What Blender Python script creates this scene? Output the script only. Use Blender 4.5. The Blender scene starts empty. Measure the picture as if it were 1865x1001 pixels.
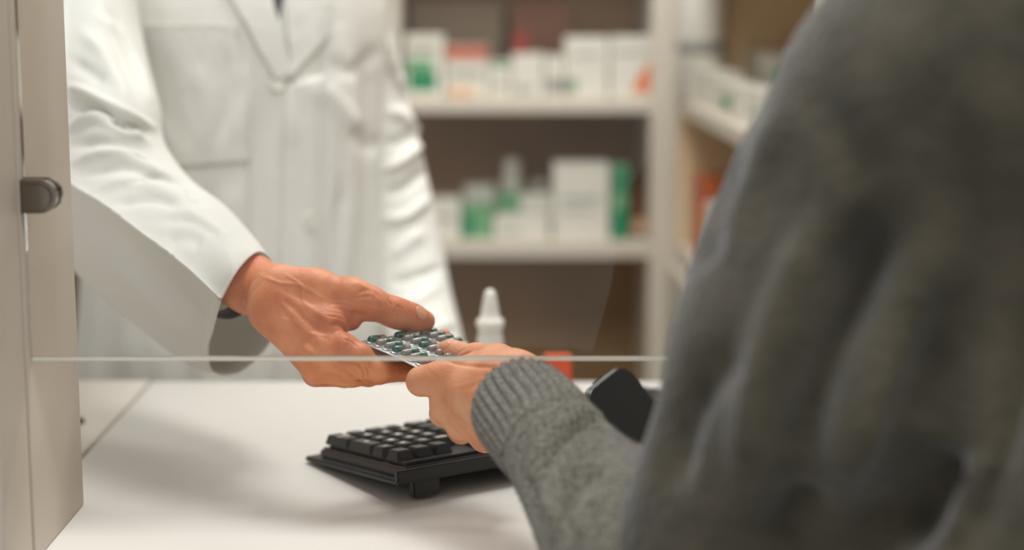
import bpy, bmesh, math, random
import numpy as np
from mathutils import Vector, Matrix
random.seed(7); np.random.seed(7)
sc = bpy.context.scene
COL = sc.collection
# ------------------------------------------------------------------ camera
W, H, F = 1865.0, 1001.0, 3200.0
ZC = 1.37
TH = math.atan(517.5 / F)
CAM = np.array([0, 0, ZC])
FW = np.array([0, math.cos(TH), -math.sin(TH)]); UP = np.array([0, math.sin(TH), math.cos(TH)]); RT = np.array([1.0, 0, 0])
cd = bpy.data.cameras.new('camera'); cam = bpy.data.objects.new('camera', cd); COL.objects.link(cam)
cam.location = (0, 0, ZC); cam.rotation_euler = (math.pi / 2 - TH, 0, 0)
cd.sensor_width = 36; cd.lens = 36 * F / W; cd.clip_start = 0.05
cd.dof.use_dof = True; cd.dof.focus_distance = 1.40; cd.dof.aperture_fstop = 2.3
sc.camera = cam

def ray(px, py):
    return FW + RT * ((px - W / 2) / F) + UP * (-(py - H / 2) / F)
def P(px, py, Y):
    d = ray(px, py); return CAM + d * (Y / d[1])
def Q(px, py, z):
    d = ray(px, py); return CAM + d * ((z - ZC) / d[2])
def proj(p):
    v = np.asarray(p) - CAM
    zz = v @ FW
    return W / 2 + F * (v @ RT) / zz, H / 2 - F * (v @ UP) / zz
def pxm(Y): return Y / F          # metres per pixel at a depth

# ------------------------------------------------------------------ materials
def srgb(c):
    return tuple(((x / 255) / 12.92 if x / 255 <= .04045 else ((x / 255 + .055) / 1.055) ** 2.4) for x in c) + (1,)
def mat(name, col, rough=.5, metal=0, bump=None, mottle=None, sheen=0, coat=0, sss=0, spec=.5, alpha=1):
    m = bpy.data.materials.new(name); m.use_nodes = True; nt = m.node_tree; b = nt.nodes['Principled BSDF']
    c = srgb(col); b.inputs['Base Color'].default_value = c; b.inputs['Roughness'].default_value = rough
    b.inputs['Metallic'].default_value = metal; b.inputs['Specular IOR Level'].default_value = spec
    if sheen:
        b.inputs['Sheen Weight'].default_value = sheen; b.inputs['Sheen Roughness'].default_value = .5
    if coat:
        b.inputs['Coat Weight'].default_value = coat; b.inputs['Coat Roughness'].default_value = .1
    if sss:
        b.inputs['Subsurface Weight'].default_value = sss; b.inputs['Subsurface Radius'].default_value = (1, .35, .2)
        b.inputs['Subsurface Scale'].default_value = .006
    tc = nt.nodes.new('ShaderNodeTexCoord')
    if mottle:
        c2, sc_, det, lo, hi = mottle
        n = nt.nodes.new('ShaderNodeTexNoise'); n.inputs['Scale'].default_value = sc_; n.inputs['Detail'].default_value = det
        nt.links.new(tc.outputs['Object'], n.inputs['Vector'])
        r = nt.nodes.new('ShaderNodeValToRGB'); r.color_ramp.elements[0].position = lo; r.color_ramp.elements[1].position = hi
        r.color_ramp.elements[0].color = c; r.color_ramp.elements[1].color = srgb(c2)
        nt.links.new(n.outputs['Fac'], r.inputs['Fac']); nt.links.new(r.outputs['Color'], b.inputs['Base Color'])
    if bump:
        prev = None
        for (kind, sc_, dist) in bump:
            if kind == 'noise':
                n = nt.nodes.new('ShaderNodeTexNoise'); n.inputs['Scale'].default_value = sc_; n.inputs['Detail'].default_value = 4; out = n.outputs['Fac']
            elif kind == 'voronoi':
                n = nt.nodes.new('ShaderNodeTexVoronoi'); n.inputs['Scale'].default_value = sc_; out = n.outputs['Distance']
            else:
                n = nt.nodes.new('ShaderNodeTexWave'); n.inputs['Scale'].default_value = sc_; n.inputs['Distortion'].default_value = 1.5; out = n.outputs['Fac']
            nt.links.new(tc.outputs['Object'], n.inputs['Vector'])
            bp = nt.nodes.new('ShaderNodeBump'); bp.inputs['Distance'].default_value = dist; bp.inputs['Strength'].default_value = 1
            nt.links.new(out, bp.inputs['Height'])
            if prev: nt.links.new(prev, bp.inputs['Normal'])
            prev = bp.outputs['Normal']
        nt.links.new(prev, b.inputs['Normal'])
    return m
M = {}
M['coat'] = mat('white_cotton', (228, 228, 221), .85, bump=[('noise', 900, .0002), ('noise', 60, .0010)], sheen=.1, spec=.2)
def translucent(m, f, c):
    nt = m.node_tree; b = nt.nodes['Principled BSDF']; o = nt.nodes['Material Output']; t = nt.nodes.new('ShaderNodeBsdfTranslucent'); t.inputs[0].default_value = srgb(c)
    x = nt.nodes.new('ShaderNodeMixShader'); x.inputs[0].default_value = f; nt.links.new(b.outputs[0], x.inputs[1]); nt.links.new(t.outputs[0], x.inputs[2]); nt.links.new(x.outputs[0], o.inputs[0])
M['coat_body'] = M['coat'].copy(); M['coat_body'].name = 'white_cotton_lined'; M['coat_body'].node_tree.nodes['Principled BSDF'].inputs['Base Color'].default_value = srgb((220, 219, 211))
translucent(M['coat'], .30, (236, 234, 224))
M['coat_stitch'] = mat('white_stitch', (214, 213, 204), .9, spec=.1)
M['button'] = mat('pearl_button', (222, 220, 210), .35)
M['skin_a'] = mat('ruddy_skin', (222, 146, 100), .5, sss=.08, mottle=((188, 100, 59), 30, 5, .34, .70), bump=[('noise', 300, .0004), ('noise', 900, .00015)], spec=.4)
M['skin_b'] = mat('fair_skin', (222, 162, 124), .5, sss=.08, mottle=((200, 122, 82), 24, 4, .36, .76), bump=[('noise', 420, .0003), ('voronoi', 700, .00015)], spec=.4)
M['nail'] = mat('fingernail', (212, 148, 110), .3, coat=.3)
M['wool'] = mat('grey_wool', (132, 129, 118), .95, sheen=.3, mottle=((74, 70, 61), 380, 5, .34, .66), bump=[('noise', 420, .0006), ('noise', 1200, .0003)], spec=.1)
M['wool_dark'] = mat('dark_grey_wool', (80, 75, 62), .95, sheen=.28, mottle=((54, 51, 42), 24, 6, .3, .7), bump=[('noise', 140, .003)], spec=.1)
M['wool_rib'] = mat('grey_rib_wool', (140, 137, 127), .95, sheen=.3, mottle=((86, 82, 73), 420, 5, .34, .66), bump=[('noise', 500, .0005), ('noise', 1200, .0003)], spec=.1)
M['counter'] = mat('cream_laminate', (202, 199, 191), .42, bump=[('noise', 500, .00005)])
M['counter_side'] = mat('beige_laminate', (210, 202, 190), .45)
M['partition'] = mat('greige_laminate', (182, 171, 155), .45, mottle=((176, 164, 148), 6, 4, .4, .6), bump=[('noise', 600, .00006)])
M['gap'] = mat('dark_gap', (120, 108, 94), .8)
M['steel'] = mat('brushed_steel', (112, 105, 93), .2, metal=.9)
M['steel_dark'] = mat('dark_steel', (80, 76, 70), .2, metal=1)  # darker steel for the clamp back and the grommet
M['black'] = mat('black_plastic', (30, 30, 29), .42, bump=[('noise', 700, .0001)])
M['black_key'] = mat('black_keycap', (38, 37, 35), .38, bump=[('noise', 900, .00008)])
M['brown_reflection'] = mat('black_plastic_brown_reflection', (52, 45, 40), .42)  # black keyboard body; brown reflection of the counter put into its colour
M['legend'] = mat('key_print', (240, 232, 218), .5)
M['phone'] = mat('black_glass', (12, 13, 13), .32, spec=.3)
M['phone_rim'] = mat('dark_metal_rim', (62, 66, 62), .25, metal=.8)
M['foil'] = mat('silver_foil', (198, 202, 200), .32, metal=.55, bump=[('noise', 900, .0004)])
M['cap_green'] = mat('green_gelatin', (26, 84, 62), .16, coat=.7)
M['cap_grey'] = mat('grey_gelatin', (128, 122, 112), .18, coat=.7)
M['white_plastic'] = mat('white_plastic', (226, 223, 212), .4)
M['shelf'] = mat('cream_shelf', (205, 196, 180), .55)
M['shelf_back'] = mat('brown_back_panel', (166, 134, 97), .7, mottle=((146, 117, 83), 3, 3, .4, .6))
M['shelf_back_right'] = mat('tan_back_panel', (224, 196, 156), .7)
M['carton'] = mat('white_carton', (214, 211, 198), .6)
M['carton_grey'] = mat('grey_carton', (168, 170, 158), .6)
M['green'] = mat('green_print', (20, 128, 86), .6)
M['green_soft'] = mat('pale_green_print', (104, 160, 112), .6)
M['orange'] = mat('orange_print', (214, 112, 58), .6)
M['peach'] = mat('peach_print', (216, 172, 138), .6)
M['salmon'] = mat('salmon_print', (184, 100, 74), .6)
M['red'] = mat('dark_red_carton', (134, 44, 28), .6)
M['redorange'] = mat('red_orange_carton', (208, 80, 46), .6)
M['brown'] = mat('brown_carton', (112, 72, 48), .6)
M['grey_print'] = mat('grey_print', (140, 140, 130), .6)
M['teal'] = mat('dark_teal_print', (32, 66, 62), .6)
M['floor'] = mat('grey_floor', (124, 119, 112), .6, mottle=((112, 108, 102), 4, 4, .4, .6))
M['wall'] = mat('warm_wall', (196, 191, 182), .8, bump=[('noise', 200, .0003)])
M['trousers'] = mat('dark_trousers', (52, 54, 60), .9)
M['jeans'] = mat('dark_jeans', (48, 56, 74), .9)
M['shoe'] = mat('black_shoe', (26, 24, 23), .5)
M['hair'] = mat('dark_brown_hair', (48, 34, 24), .7, bump=[('noise', 120, .003)])
M['hair_b'] = mat('light_brown_hair', (96, 72, 50), .7, bump=[('noise', 120, .003)])
M['shirt'] = mat('dark_shirt', (56, 58, 62), .8)
def clearmat():
    m = bpy.data.materials.new('clear_acrylic'); m.use_nodes = True; nt = m.node_tree; nt.nodes.clear()
    o = nt.nodes.new('ShaderNodeOutputMaterial'); mx = nt.nodes.new('ShaderNodeMixShader')
    t = nt.nodes.new('ShaderNodeBsdfTransparent'); g = nt.nodes.new('ShaderNodeBsdfGlossy'); g.inputs['Roughness'].default_value = .02
    t.inputs['Color'].default_value = (.99, .99, .985, 1)
    fr = nt.nodes.new('ShaderNodeFresnel'); fr.inputs['IOR'].default_value = 1.3
    nt.links.new(fr.outputs[0], mx.inputs[0]); nt.links.new(t.outputs[0], mx.inputs[1]); nt.links.new(g.outputs[0], mx.inputs[2]); nt.links.new(mx.outputs[0], o.inputs[0])
    return m
M['clear'] = clearmat()
def edgemat():
    m = bpy.data.materials.new('frosted_acrylic_edge'); m.use_nodes = True; nt = m.node_tree; b = nt.nodes['Principled BSDF']
    o = nt.nodes['Material Output']
    b.inputs['Base Color'].default_value = srgb((232, 230, 220)); b.inputs['Roughness'].default_value = .5
    tl = nt.nodes.new('ShaderNodeBsdfTranslucent'); tl.inputs['Color'].default_value = srgb((232, 230, 220))
    tr = nt.nodes.new('ShaderNodeBsdfTransparent')
    m1 = nt.nodes.new('ShaderNodeMixShader'); m1.inputs[0].default_value = .5
    m2 = nt.nodes.new('ShaderNodeMixShader'); m2.inputs[0].default_value = .35
    nt.links.new(b.outputs[0], m1.inputs[1]); nt.links.new(tl.outputs[0], m1.inputs[2])
    nt.links.new(m1.outputs[0], m2.inputs[1]); nt.links.new(tr.outputs[0], m2.inputs[2]); nt.links.new(m2.outputs[0], o.inputs[0])
    return m
M['edge'] = edgemat()

# ------------------------------------------------------------------ object helpers
def link(o, parent=None):
    COL.objects.link(o)
    if parent is not None:
        o.parent = parent
        bpy.context.view_layer.update()
        o.matrix_parent_inverse = parent.matrix_world.inverted()
    return o
def tag(o, label=None, cat=None, group=None, kind=None):
    if label: o['label'] = label
    if cat: o['category'] = cat
    if group: o['group'] = group
    if kind: o['kind'] = kind
    return o
def thing(name, label, cat, loc=(0, 0, 0), group=None):
    o = bpy.data.objects.new(name, None); COL.objects.link(o); o.location = loc; o.empty_display_size = .05
    bpy.context.view_layer.update()
    return tag(o, label, cat, group)
def mesh_obj(name, v, f, mats, parent=None, smooth=True, mi=None):
    me = bpy.data.meshes.new(name); me.from_pydata([tuple(map(float, x)) for x in v], [], [tuple(int(i) for i in x) for x in f])
    for m in (mats if isinstance(mats, (list, tuple)) else [mats]): me.materials.append(m)
    if smooth: me.polygons.foreach_set('use_smooth', [True] * len(me.polygons))
    if mi is not None: me.polygons.foreach_set('material_index', mi)
    me.update()
    return link(bpy.data.objects.new(name, me), parent)
def bm_obj(name, bm, mats, parent=None, smooth=False):
    me = bpy.data.meshes.new(name); bmesh.ops.recalc_face_normals(bm, faces=bm.faces); bm.to_mesh(me); bm.free()
    for m in (mats if isinstance(mats, (list, tuple)) else [mats]): me.materials.append(m)
    if smooth: me.polygons.foreach_set('use_smooth', [True] * len(me.polygons))
    return link(bpy.data.objects.new(name, me), parent)
def box(bm, lo, hi, bev=0, mi=0, mtx=None, taper=0):
    r = bmesh.ops.create_cube(bm, size=1)
    vs = r['verts']
    for v in vs:
        top = v.co.z > 0
        v.co = Vector([(lo[i] + hi[i]) / 2 + v.co[i] * (hi[i] - lo[i]) * (1 - taper if (top and i < 2) else 1) for i in range(3)])
    fs = set(f for v in vs for f in v.link_faces)
    if bev:
        es = list(set(e for v in vs for e in v.link_edges))
        rr = bmesh.ops.bevel(bm, geom=es, offset=bev, segments=2, affect='EDGES')
        fs = set(f for f in fs if f.is_valid) | set(rr['faces']); vs = list(set(v for f in fs for v in f.verts))
    for f in fs: f.material_index = mi
    if mtx is not None:
        for v in vs: v.co = mtx @ v.co
    return vs
def lathe(prof, segs=32):
    bm = bmesh.new(); rings = []
    for r, z in prof:
        rings.append([bm.verts.new((r * math.cos(2 * math.pi * i / segs), r * math.sin(2 * math.pi * i / segs), z)) for i in range(segs)])
    for a, b in zip(rings, rings[1:]):
        for i in range(segs): bm.faces.new((a[i], a[(i + 1) % segs], b[(i + 1) % segs], b[i]))
    bm.faces.new(rings[0][::-1]); bm.faces.new(rings[-1])
    return bm

# ------------------------------------------------------------------ implicit surfaces
def sdf_mesh(prims, res):
    """prims: dict a,b,ra,rb,k,op,flat(dir,s)  -> verts, faces of one continuous surface"""
    lo = np.min([np.minimum(p['a'], p['b']) - max(p['ra'], p['rb']) * 1.3 for p in prims if p.get('op', 'u') == 'u'], 0) - res * 4 - .004
    hi = np.max([np.maximum(p['a'], p['b']) + max(p['ra'], p['rb']) * 1.3 for p in prims if p.get('op', 'u') == 'u'], 0) + res * 4 + .004
    n = np.ceil((hi - lo) / res).astype(int) + 1
    G = np.full(n, 1.0, dtype=np.float32)
    for p in prims:
        a, b, ra, rb, k = p['a'], p['b'], p['ra'], p['rb'], p.get('k', .004)
        mg = max(ra, rb) * 1.35 + k + res * 3
        i0 = np.maximum(np.floor((np.minimum(a, b) - mg - lo) / res).astype(int), 0)
        i1 = np.minimum(np.ceil((np.maximum(a, b) + mg - lo) / res).astype(int) + 1, n)
        if np.any(i1 <= i0): continue
        X = (lo[0] + np.arange(i0[0], i1[0]) * res)[:, None, None]; Y = (lo[1] + np.arange(i0[1], i1[1]) * res)[None, :, None]; Z = (lo[2] + np.arange(i0[2], i1[2]) * res)[None, None, :]
        ab = b - a; L2 = max(ab @ ab, 1e-12)
        t = np.clip(((X - a[0]) * ab[0] + (Y - a[1]) * ab[1] + (Z - a[2]) * ab[2]) / L2, 0, 1)
        vx = X - a[0] - t * ab[0]; vy = Y - a[1] - t * ab[1]; vz = Z - a[2] - t * ab[2]
        if 'flat' in p:
            d, s = p['flat']; d = np.asarray(d, float); d = d / np.linalg.norm(d)
            q = (vx * d[0] + vy * d[1] + vz * d[2]) * (1 / s - 1)
            vx = vx + q * d[0]; vy = vy + q * d[1]; vz = vz + q * d[2]
        D = np.sqrt(vx * vx + vy * vy + vz * vz) - (ra + t * (rb - ra))
        S = G[i0[0]:i1[0], i0[1]:i1[1], i0[2]:i1[2]]
        if p.get('op', 'u') == 'u':
            h = np.clip(.5 + .5 * (D - S) / k, 0, 1); R = D + (S - D) * h - k * h * (1 - h)
        else:
            D = -D; h = np.clip(.5 - .5 * (D - S) / k, 0, 1); R = D + (S - D) * h + k * h * (1 - h)
        G[i0[0]:i1[0], i0[1]:i1[1], i0[2]:i1[2]] = R
    return nets(G, lo, res)
def nets(G, lo, res):
    I = G < 0
    n = np.array(G.shape)
    c = np.zeros(n - 1, dtype=np.int8)
    for dx in (0, 1):
        for dy in (0, 1):
            for dz in (0, 1):
                c += I[dx:n[0] - 1 + dx, dy:n[1] - 1 + dy, dz:n[2] - 1 + dz]
    cells = np.argwhere((c > 0) & (c < 8))
    idx = -np.ones(n - 1, dtype=np.int64); idx[tuple(cells.T)] = np.arange(len(cells))
    acc = np.zeros((len(cells), 3)); cnt = np.zeros(len(cells))
    for ax in range(3):
        o1, o2 = [q for q in range(3) if q != ax]
        for u in (0, 1):
            for w in (0, 1):
                p0 = cells.copy(); p0[:, o1] += u; p0[:, o2] += w; p1 = p0.copy(); p1[:, ax] += 1
                g0 = G[tuple(p0.T)]; g1 = G[tuple(p1.T)]; m = (g0 < 0) != (g1 < 0)
                t = g0[m] / (g0[m] - g1[m]); q = p0[m].astype(float); q[:, ax] += t
                acc[m] += q; cnt[m] += 1
    V = lo + (acc / cnt[:, None]) * res
    Fs = []
    for ax in range(3):
        o1, o2 = (ax + 1) % 3, (ax + 2) % 3
        s0 = [slice(None)] * 3; s1 = [slice(None)] * 3; s0[ax] = slice(0, n[ax] - 1); s1[ax] = slice(1, n[ax])
        cr = I[tuple(s0)] != I[tuple(s1)]
        e = np.argwhere(cr)
        e = e[(e[:, o1] > 0) & (e[:, o2] > 0) & (e[:, o1] < n[o1] - 1) & (e[:, o2] < n[o2] - 1)]
        ins = I[tuple(e.T)]
        def sh(d1, d2):
            q = e.copy(); q[:, o1] += d1; q[:, o2] += d2; return idx[tuple(q.T)]
        q = np.stack([sh(-1, -1), sh(0, -1), sh(0, 0), sh(-1, 0)], 1)
        q[~ins] = q[~ins][:, ::-1]
        Fs.append(q)
    return V, np.concatenate(Fs)
def smooth(V, Fc, it=2, f=.5):
    E = np.concatenate([Fc[:, [0, 1]], Fc[:, [1, 2]], Fc[:, [2, 3]], Fc[:, [3, 0]]]); E = np.concatenate([E, E[:, ::-1]])
    cnt = np.bincount(E[:, 0], minlength=len(V))[:, None]
    for _ in range(it):
        s = np.stack([np.bincount(E[:, 0], V[E[:, 1], k], minlength=len(V)) for k in range(3)], 1)
        V = V + (s / np.maximum(cnt, 1) - V) * f
    return V
def normals(V, Fc):
    n = np.cross(V[Fc[:, 2]] - V[Fc[:, 0]], V[Fc[:, 3]] - V[Fc[:, 1]])
    N = np.zeros_like(V)
    for k in range(4): 
        for a in range(3): N[:, a] += np.bincount(Fc[:, k], n[:, a], minlength=len(V))
    return N / np.maximum(np.linalg.norm(N, axis=1, keepdims=True), 1e-12)
def polydist(px, py, pts):
    d = np.full(px.shape, 1e9); pts = np.array(pts, float)
    tt = np.zeros(px.shape); n = len(pts) - 1
    for i, (a, b) in enumerate(zip(pts, pts[1:])):
        ab = b - a; t = np.clip(((px - a[0]) * ab[0] + (py - a[1]) * ab[1]) / (ab @ ab + 1e-9), 0, 1)
        q = np.hypot(px - a[0] - t * ab[0], py - a[1] - t * ab[1]); m = q < d
        d[m] = q[m]; tt[m] = (i + t[m]) / n
    return d, tt
def crv(pts, n=6):
    """smooth polyline through the points"""
    pts = np.array(pts, float)
    if len(pts) < 3: return pts
    e = np.concatenate([[2 * pts[0] - pts[1]], pts, [2 * pts[-1] - pts[-2]]]); out = []
    for i in range(1, len(e) - 2):
        for t in np.arange(n) / n:
            out.append(cr4(e[i - 1], e[i], e[i + 1], e[i + 2], t))
    out.append(pts[-1]); return np.array(out)
def cr4(a, b, c, d, t):
    return .5 * (2 * b + (c - a) * t + (2 * a - 5 * b + 4 * c - d) * t * t + (3 * b - a - 3 * c + d) * t ** 3)
def sculpt(V, Fc, strokes, facing=.05):
    """ridges (+mm) and creases (-mm) running over the side of the cloth or skin one sees"""
    for pts, w, h in strokes:
        N = normals(V, Fc); px, py = proj(V)
        view = CAM - V; view /= np.linalg.norm(view, axis=1, keepdims=True)
        fc = np.clip(((N * view).sum(1) - facing) / .25, 0, 1)
        d, t = polydist(px, py, crv(pts))
        taper = np.clip(np.minimum(t, 1 - t) / .18, 0, 1); taper = .25 + .75 * taper
        V = V + N * (h * .001 * np.exp(-(d / w) ** 2) * fc * taper)[:, None]
    return V
def loft(secs, nu, nv, closed=True):
    """secs: sections, each a list of 3-D points; smooth surface through all of them"""
    S = np.array(secs, float); m, k = S.shape[:2]
    U = []
    for u in np.arange(nu) / nu * k:
        i = int(u) % k; t = u - int(u)
        U.append(cr4(S[:, (i - 1) % k], S[:, i], S[:, (i + 1) % k], S[:, (i + 2) % k], t))
    U = np.array(U).transpose(1, 0, 2)
    e = np.concatenate([[2 * U[0] - U[1]], U, [2 * U[-1] - U[-2]]]); R = []
    for v in np.linspace(0, m - 1, nv):
        i = min(int(v), m - 2); t = v - i
        R.append(cr4(e[i], e[i + 1], e[i + 2], e[i + 3], t))
    V = np.array(R).reshape(-1, 3)
    a = np.arange(nv - 1)[:, None] * nu; j = np.arange(nu)[None, :]; jn = (j + 1) % nu
    Fc = np.stack([a + j, a + jn, a + nu + jn, a + nu + j], -1).reshape(-1, 4)
    return V, Fc
def orient(V, Fc):
    """make the faces of a lofted tube point outwards"""
    c = V.mean(0); N = normals(V, Fc)
    if ((V - c) * N).sum() < 0: Fc = Fc[:, ::-1]
    return Fc
def cap(a, b, ra, rb=None, k=.006, **kw):
    return dict(a=np.array(a, float), b=np.array(b, float), ra=ra, rb=ra if rb is None else rb, k=k, **kw)
def chain(pts, k=.006, **kw):
    """pts: (px,py,Y,radius_px at that depth)"""
    out = []
    for p, q in zip(pts, pts[1:]):
        out.append(cap(P(*p[:3]), P(*q[:3]), p[3] * pxm(p[2]), q[3] * pxm(q[2]), k, **kw))
    return out
def join_body(fine, coarse, c, n):
    """sew the finely modelled hand onto the rest of the body, inside the sleeve"""
    bm = bmesh.new(); rims = []
    for k, (v, f) in enumerate((fine, coarse)):
        fc = v[f].mean(1); dd = (fc - c) @ n
        keep = dd > 0 if k == 0 else ~((dd > -.004) & (np.linalg.norm(fc - c, axis=1) < .14))
        f = f[keep]; used = np.unique(f); mp = {int(u): bm.verts.new(v[u]) for u in used}
        for q in f:
            try: bm.faces.new([mp[int(a)] for a in q])
            except ValueError: pass
        vs = set(mp.values()); rims += [e for e in bm.edges if len(e.link_faces) == 1 and e.verts[0] in vs]
    bmesh.ops.bridge_loops(bm, edges=rims); bmesh.ops.triangulate(bm, faces=[f for f in bm.faces if len(f.verts) > 4])
    bmesh.ops.recalc_face_normals(bm, faces=bm.faces); return bm
def fingers(w, d, s, up):
    """relaxed hanging hand"""
    o = [cap(w, w + d * .08, .026, .034, .012, flat=(s, .55))]
    e = np.cross(d, s)
    for i, L in enumerate((.070, .078, .073, .058)):
        b = w + d * .085 + e * (.026 - .017 * i); o += [cap(b, b + d * L * .5 + s * .006, .0095, .009, .004), cap(b + d * L * .5 + s * .006, b + d * L * .9 + s * .028, .009, .0075, .003)]
    o += [cap(w + d * .02 + e * .02, w + d * .055 + e * .05, .014, .011, .008), cap(w + d * .055 + e * .05, w + d * .095 + e * .055 + s * .01, .011, .009, .004)]
    return o
def join_meshes(parts):
    V = []; Fc = []; o = 0
    for v, f in parts: V.append(v); Fc.append(f + o); o += len(v)
    return np.concatenate(V), np.concatenate(Fc)

# ------------------------------------------------------------------ setting
CT = .95                                   # height of the counter top
YB = Q(500, 694, CT)[1]                    # its rear edge
bm = bmesh.new(); box(bm, (-2.2, -.6, -.05), (2.4, 4.4, 0)); tag(bm_obj('floor', bm, M['floor']), kind='structure')
bm = bmesh.new(); box(bm, (-2.2, 3.75, 0), (2.4, 3.85, 2.7)); tag(bm_obj('wall_back', bm, M['wall']), kind='structure')
bm = bmesh.new(); box(bm, (1.75, 0, 0), (1.85, 3.75, 2.7)); tag(bm_obj('wall_right', bm, M['wall']), kind='structure')
bm = bmesh.new(); box(bm, (-2.2, 0, 0), (-2.1, 3.75, 2.7)); tag(bm_obj('wall_left', bm, M['wall']), kind='structure')

# counter: body, worktop with a seam to the side board
XS = -.393
ctr = thing('service_counter', 'cream laminate pharmacy counter top under the keyboard and the hands', 'counter', (.5, 1.5, 0))
bm = bmesh.new(); box(bm, (XS + .001, 1.18, CT - .03), (1.5, YB, CT), .0015); bm_obj('worktop', bm, M['counter'], ctr)
bm = bmesh.new(); box(bm, (XS + .01, 1.22, 0), (1.5, YB - .02, CT - .0305)); bm_obj('counter_body', bm, M['counter_side'], ctr)
sdb = thing('side_counter', 'beige side board of the counter left of the dark seam, beside the partition', 'counter', (-.8, 1.5, 0))
bm = bmesh.new(); box(bm, (-1.3, 1.18, CT - .03), (XS - .0025, YB + .01, CT - .001), .0015); bm_obj('worktop', bm, M['counter_side'], sdb)
bm = bmesh.new(); box(bm, (-1.3, 1.22, 0), (XS - .01, YB - .02, CT - .0305)); bm_obj('counter_body', bm, M['counter_side'], sdb)
g = Q(150, 768, CT)
gm = lathe([(.014, 0), (.014, .003), (.011, .004), (.010, .002)], 24); o = bm_obj('cable_grommet', gm, M['steel_dark'])
o.location = (g[0] - .012, g[1], CT - .001); tag(o, 'small dark cable grommet in the side board beside the partition', 'grommet')

# partition: wall that carries the acrylic screen
XP = P(153, 918, Q(153, 918, CT)[1])[0]; YP = Q(153, 918, CT)[1]
pt = thing('partition_panel', 'greige vertical partition standing on the counter at the left edge', 'partition', (XP - .02, 1.3, CT))
YG = 1.27                                  # plane of the acrylic
bm = bmesh.new(); box(bm, (XP - .04, YG - .012, CT), (XP, YP, 2.3), .001); bm_obj('panel', bm, M['partition'], pt)
bm = bmesh.new(); box(bm, (XP - .04, 1.185, CT), (XP - .001, YG - .0145, 2.3), .001); bm_obj('front_panel', bm, M['partition'], pt)
# ------------------------------------------------------------------ acrylic screen
zb = P(500, 656, YG)[2]
sc_t = thing('acrylic_screen', 'clear acrylic screen with a pale lower edge above the counter', 'screen', (.3, YG, zb))
bm = bmesh.new(); box(bm, (XP + .0005, YG - .0025, zb + .003), (1.3, YG + .0025, 2.1)); bm_obj('pane', bm, M['clear'], sc_t)
bm = bmesh.new(); box(bm, (XP + .0005, YG - .0025, zb), (1.3, YG + .0025, zb + .003), .0005); bm_obj('pane_edge', bm, M['edge'], sc_t)
# D-shaped clamp
ca = P(36, 326, YG - .006); cb = P(107, 387, YG - .006)
cx0, cx1, cz1, cz0 = max(ca[0], XP - .012), cb[0], ca[2], cb[2]; r = (cz1 - cz0) / 2
cx0 = XP + .0006
pts = [(cx0, cz0), (cx1 - r, cz0)] + [(cx1 - r + r * math.sin(a), (cz0 + cz1) / 2 - r * math.cos(a)) for a in np.linspace(.15, math.pi - .15, 16)] + [(cx1 - r, cz1), (cx0, cz1)]
def dclamp(name, y0, y1, parent, m):
    bm = bmesh.new(); A = [bm.verts.new((x, y0, z)) for x, z in pts]; f = bm.faces.new(A)
    ex = bmesh.ops.extrude_face_region(bm, geom=[f]); 
    for v in ex['geom']:
        if isinstance(v, bmesh.types.BMVert): v.co.y = y1
    bmesh.ops.bevel(bm, geom=[e for e in bm.edges if abs(e.verts[0].co.y - y0) < 1e-6 and abs(e.verts[1].co.y - y0) < 1e-6], offset=.0035, segments=4, affect='EDGES')
    return bm_obj(name, bm, m, parent)
c1 = dclamp('clamp', YG - .015, YG - .0027, sc_t, M['steel'])
dclamp('clamp_back', YG + .013, YG + .0027, c1, M['steel_dark'])

# ------------------------------------------------------------------ keyboard (its rear long side faces us, raised on two feet)
k0 = Q(724, 894, CT + .013); k0[2] = CT; k1 = Q(555, 842, CT)
bx = (k1 - k0); dep = np.linalg.norm(bx[:2]); bx = bx / np.linalg.norm(bx); ax = np.array([-bx[1], bx[0], 0]); ax = ax if ax[1] > 0 else -ax
tilt = math.radians(5.5)
ydir = -bx                                   # keyboard's own "up the rows", towards us
ydt = ydir * math.cos(tilt) + np.array([0, 0, 1]) * math.sin(tilt)
nrm = np.cross(ax, ydt); nrm = nrm if nrm[2] > 0 else -nrm
# local x: along the long side (from the number pad end to the far end); y: towards us; z: up
org = np.array([k1[0], k1[1], CT + .0015])
KM = Matrix(((ax[0], ydt[0], nrm[0], org[0]), (ax[1], ydt[1], nrm[1], org[1]), (ax[2], ydt[2], nrm[2], org[2]), (0, 0, 0, 1)))
kb = thing('keyboard', 'black computer keyboard on the cream counter under the customer hand', 'keyboard', tuple(org))
kl = .386
bm = bmesh.new(); box(bm, (0, 0, 0), (kl, dep, .0045), .0015, mtx=KM); bm_obj('base_tray', bm, M['black'], kb)
bm = bmesh.new(); box(bm, (.008, .012, .0045), (kl - .006, dep - .003, .0125), .002, mtx=KM, taper=.012); bm_obj('body', bm, M['brown_reflection'], kb)
bm = bmesh.new(); box(bm, (.0, dep - .004, .002), (.115, dep + .002, .012), .001, mtx=KM); box(bm, (.13, dep - .004, .002), (kl, dep + .002, .012), .001, mtx=KM); bm_obj('rear_rail', bm, M['black'], kb)
for fx in (.030, .34):
    bm = bmesh.new()
    pf = KM @ Vector((fx, dep - .004, 0))
    vs = box(bm, (fx - .013, dep - .010, -.0135), (fx + .013, dep - .002, .001), .0012, mtx=KM); bm_obj('foot', bm, M['black'], kb)
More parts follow.
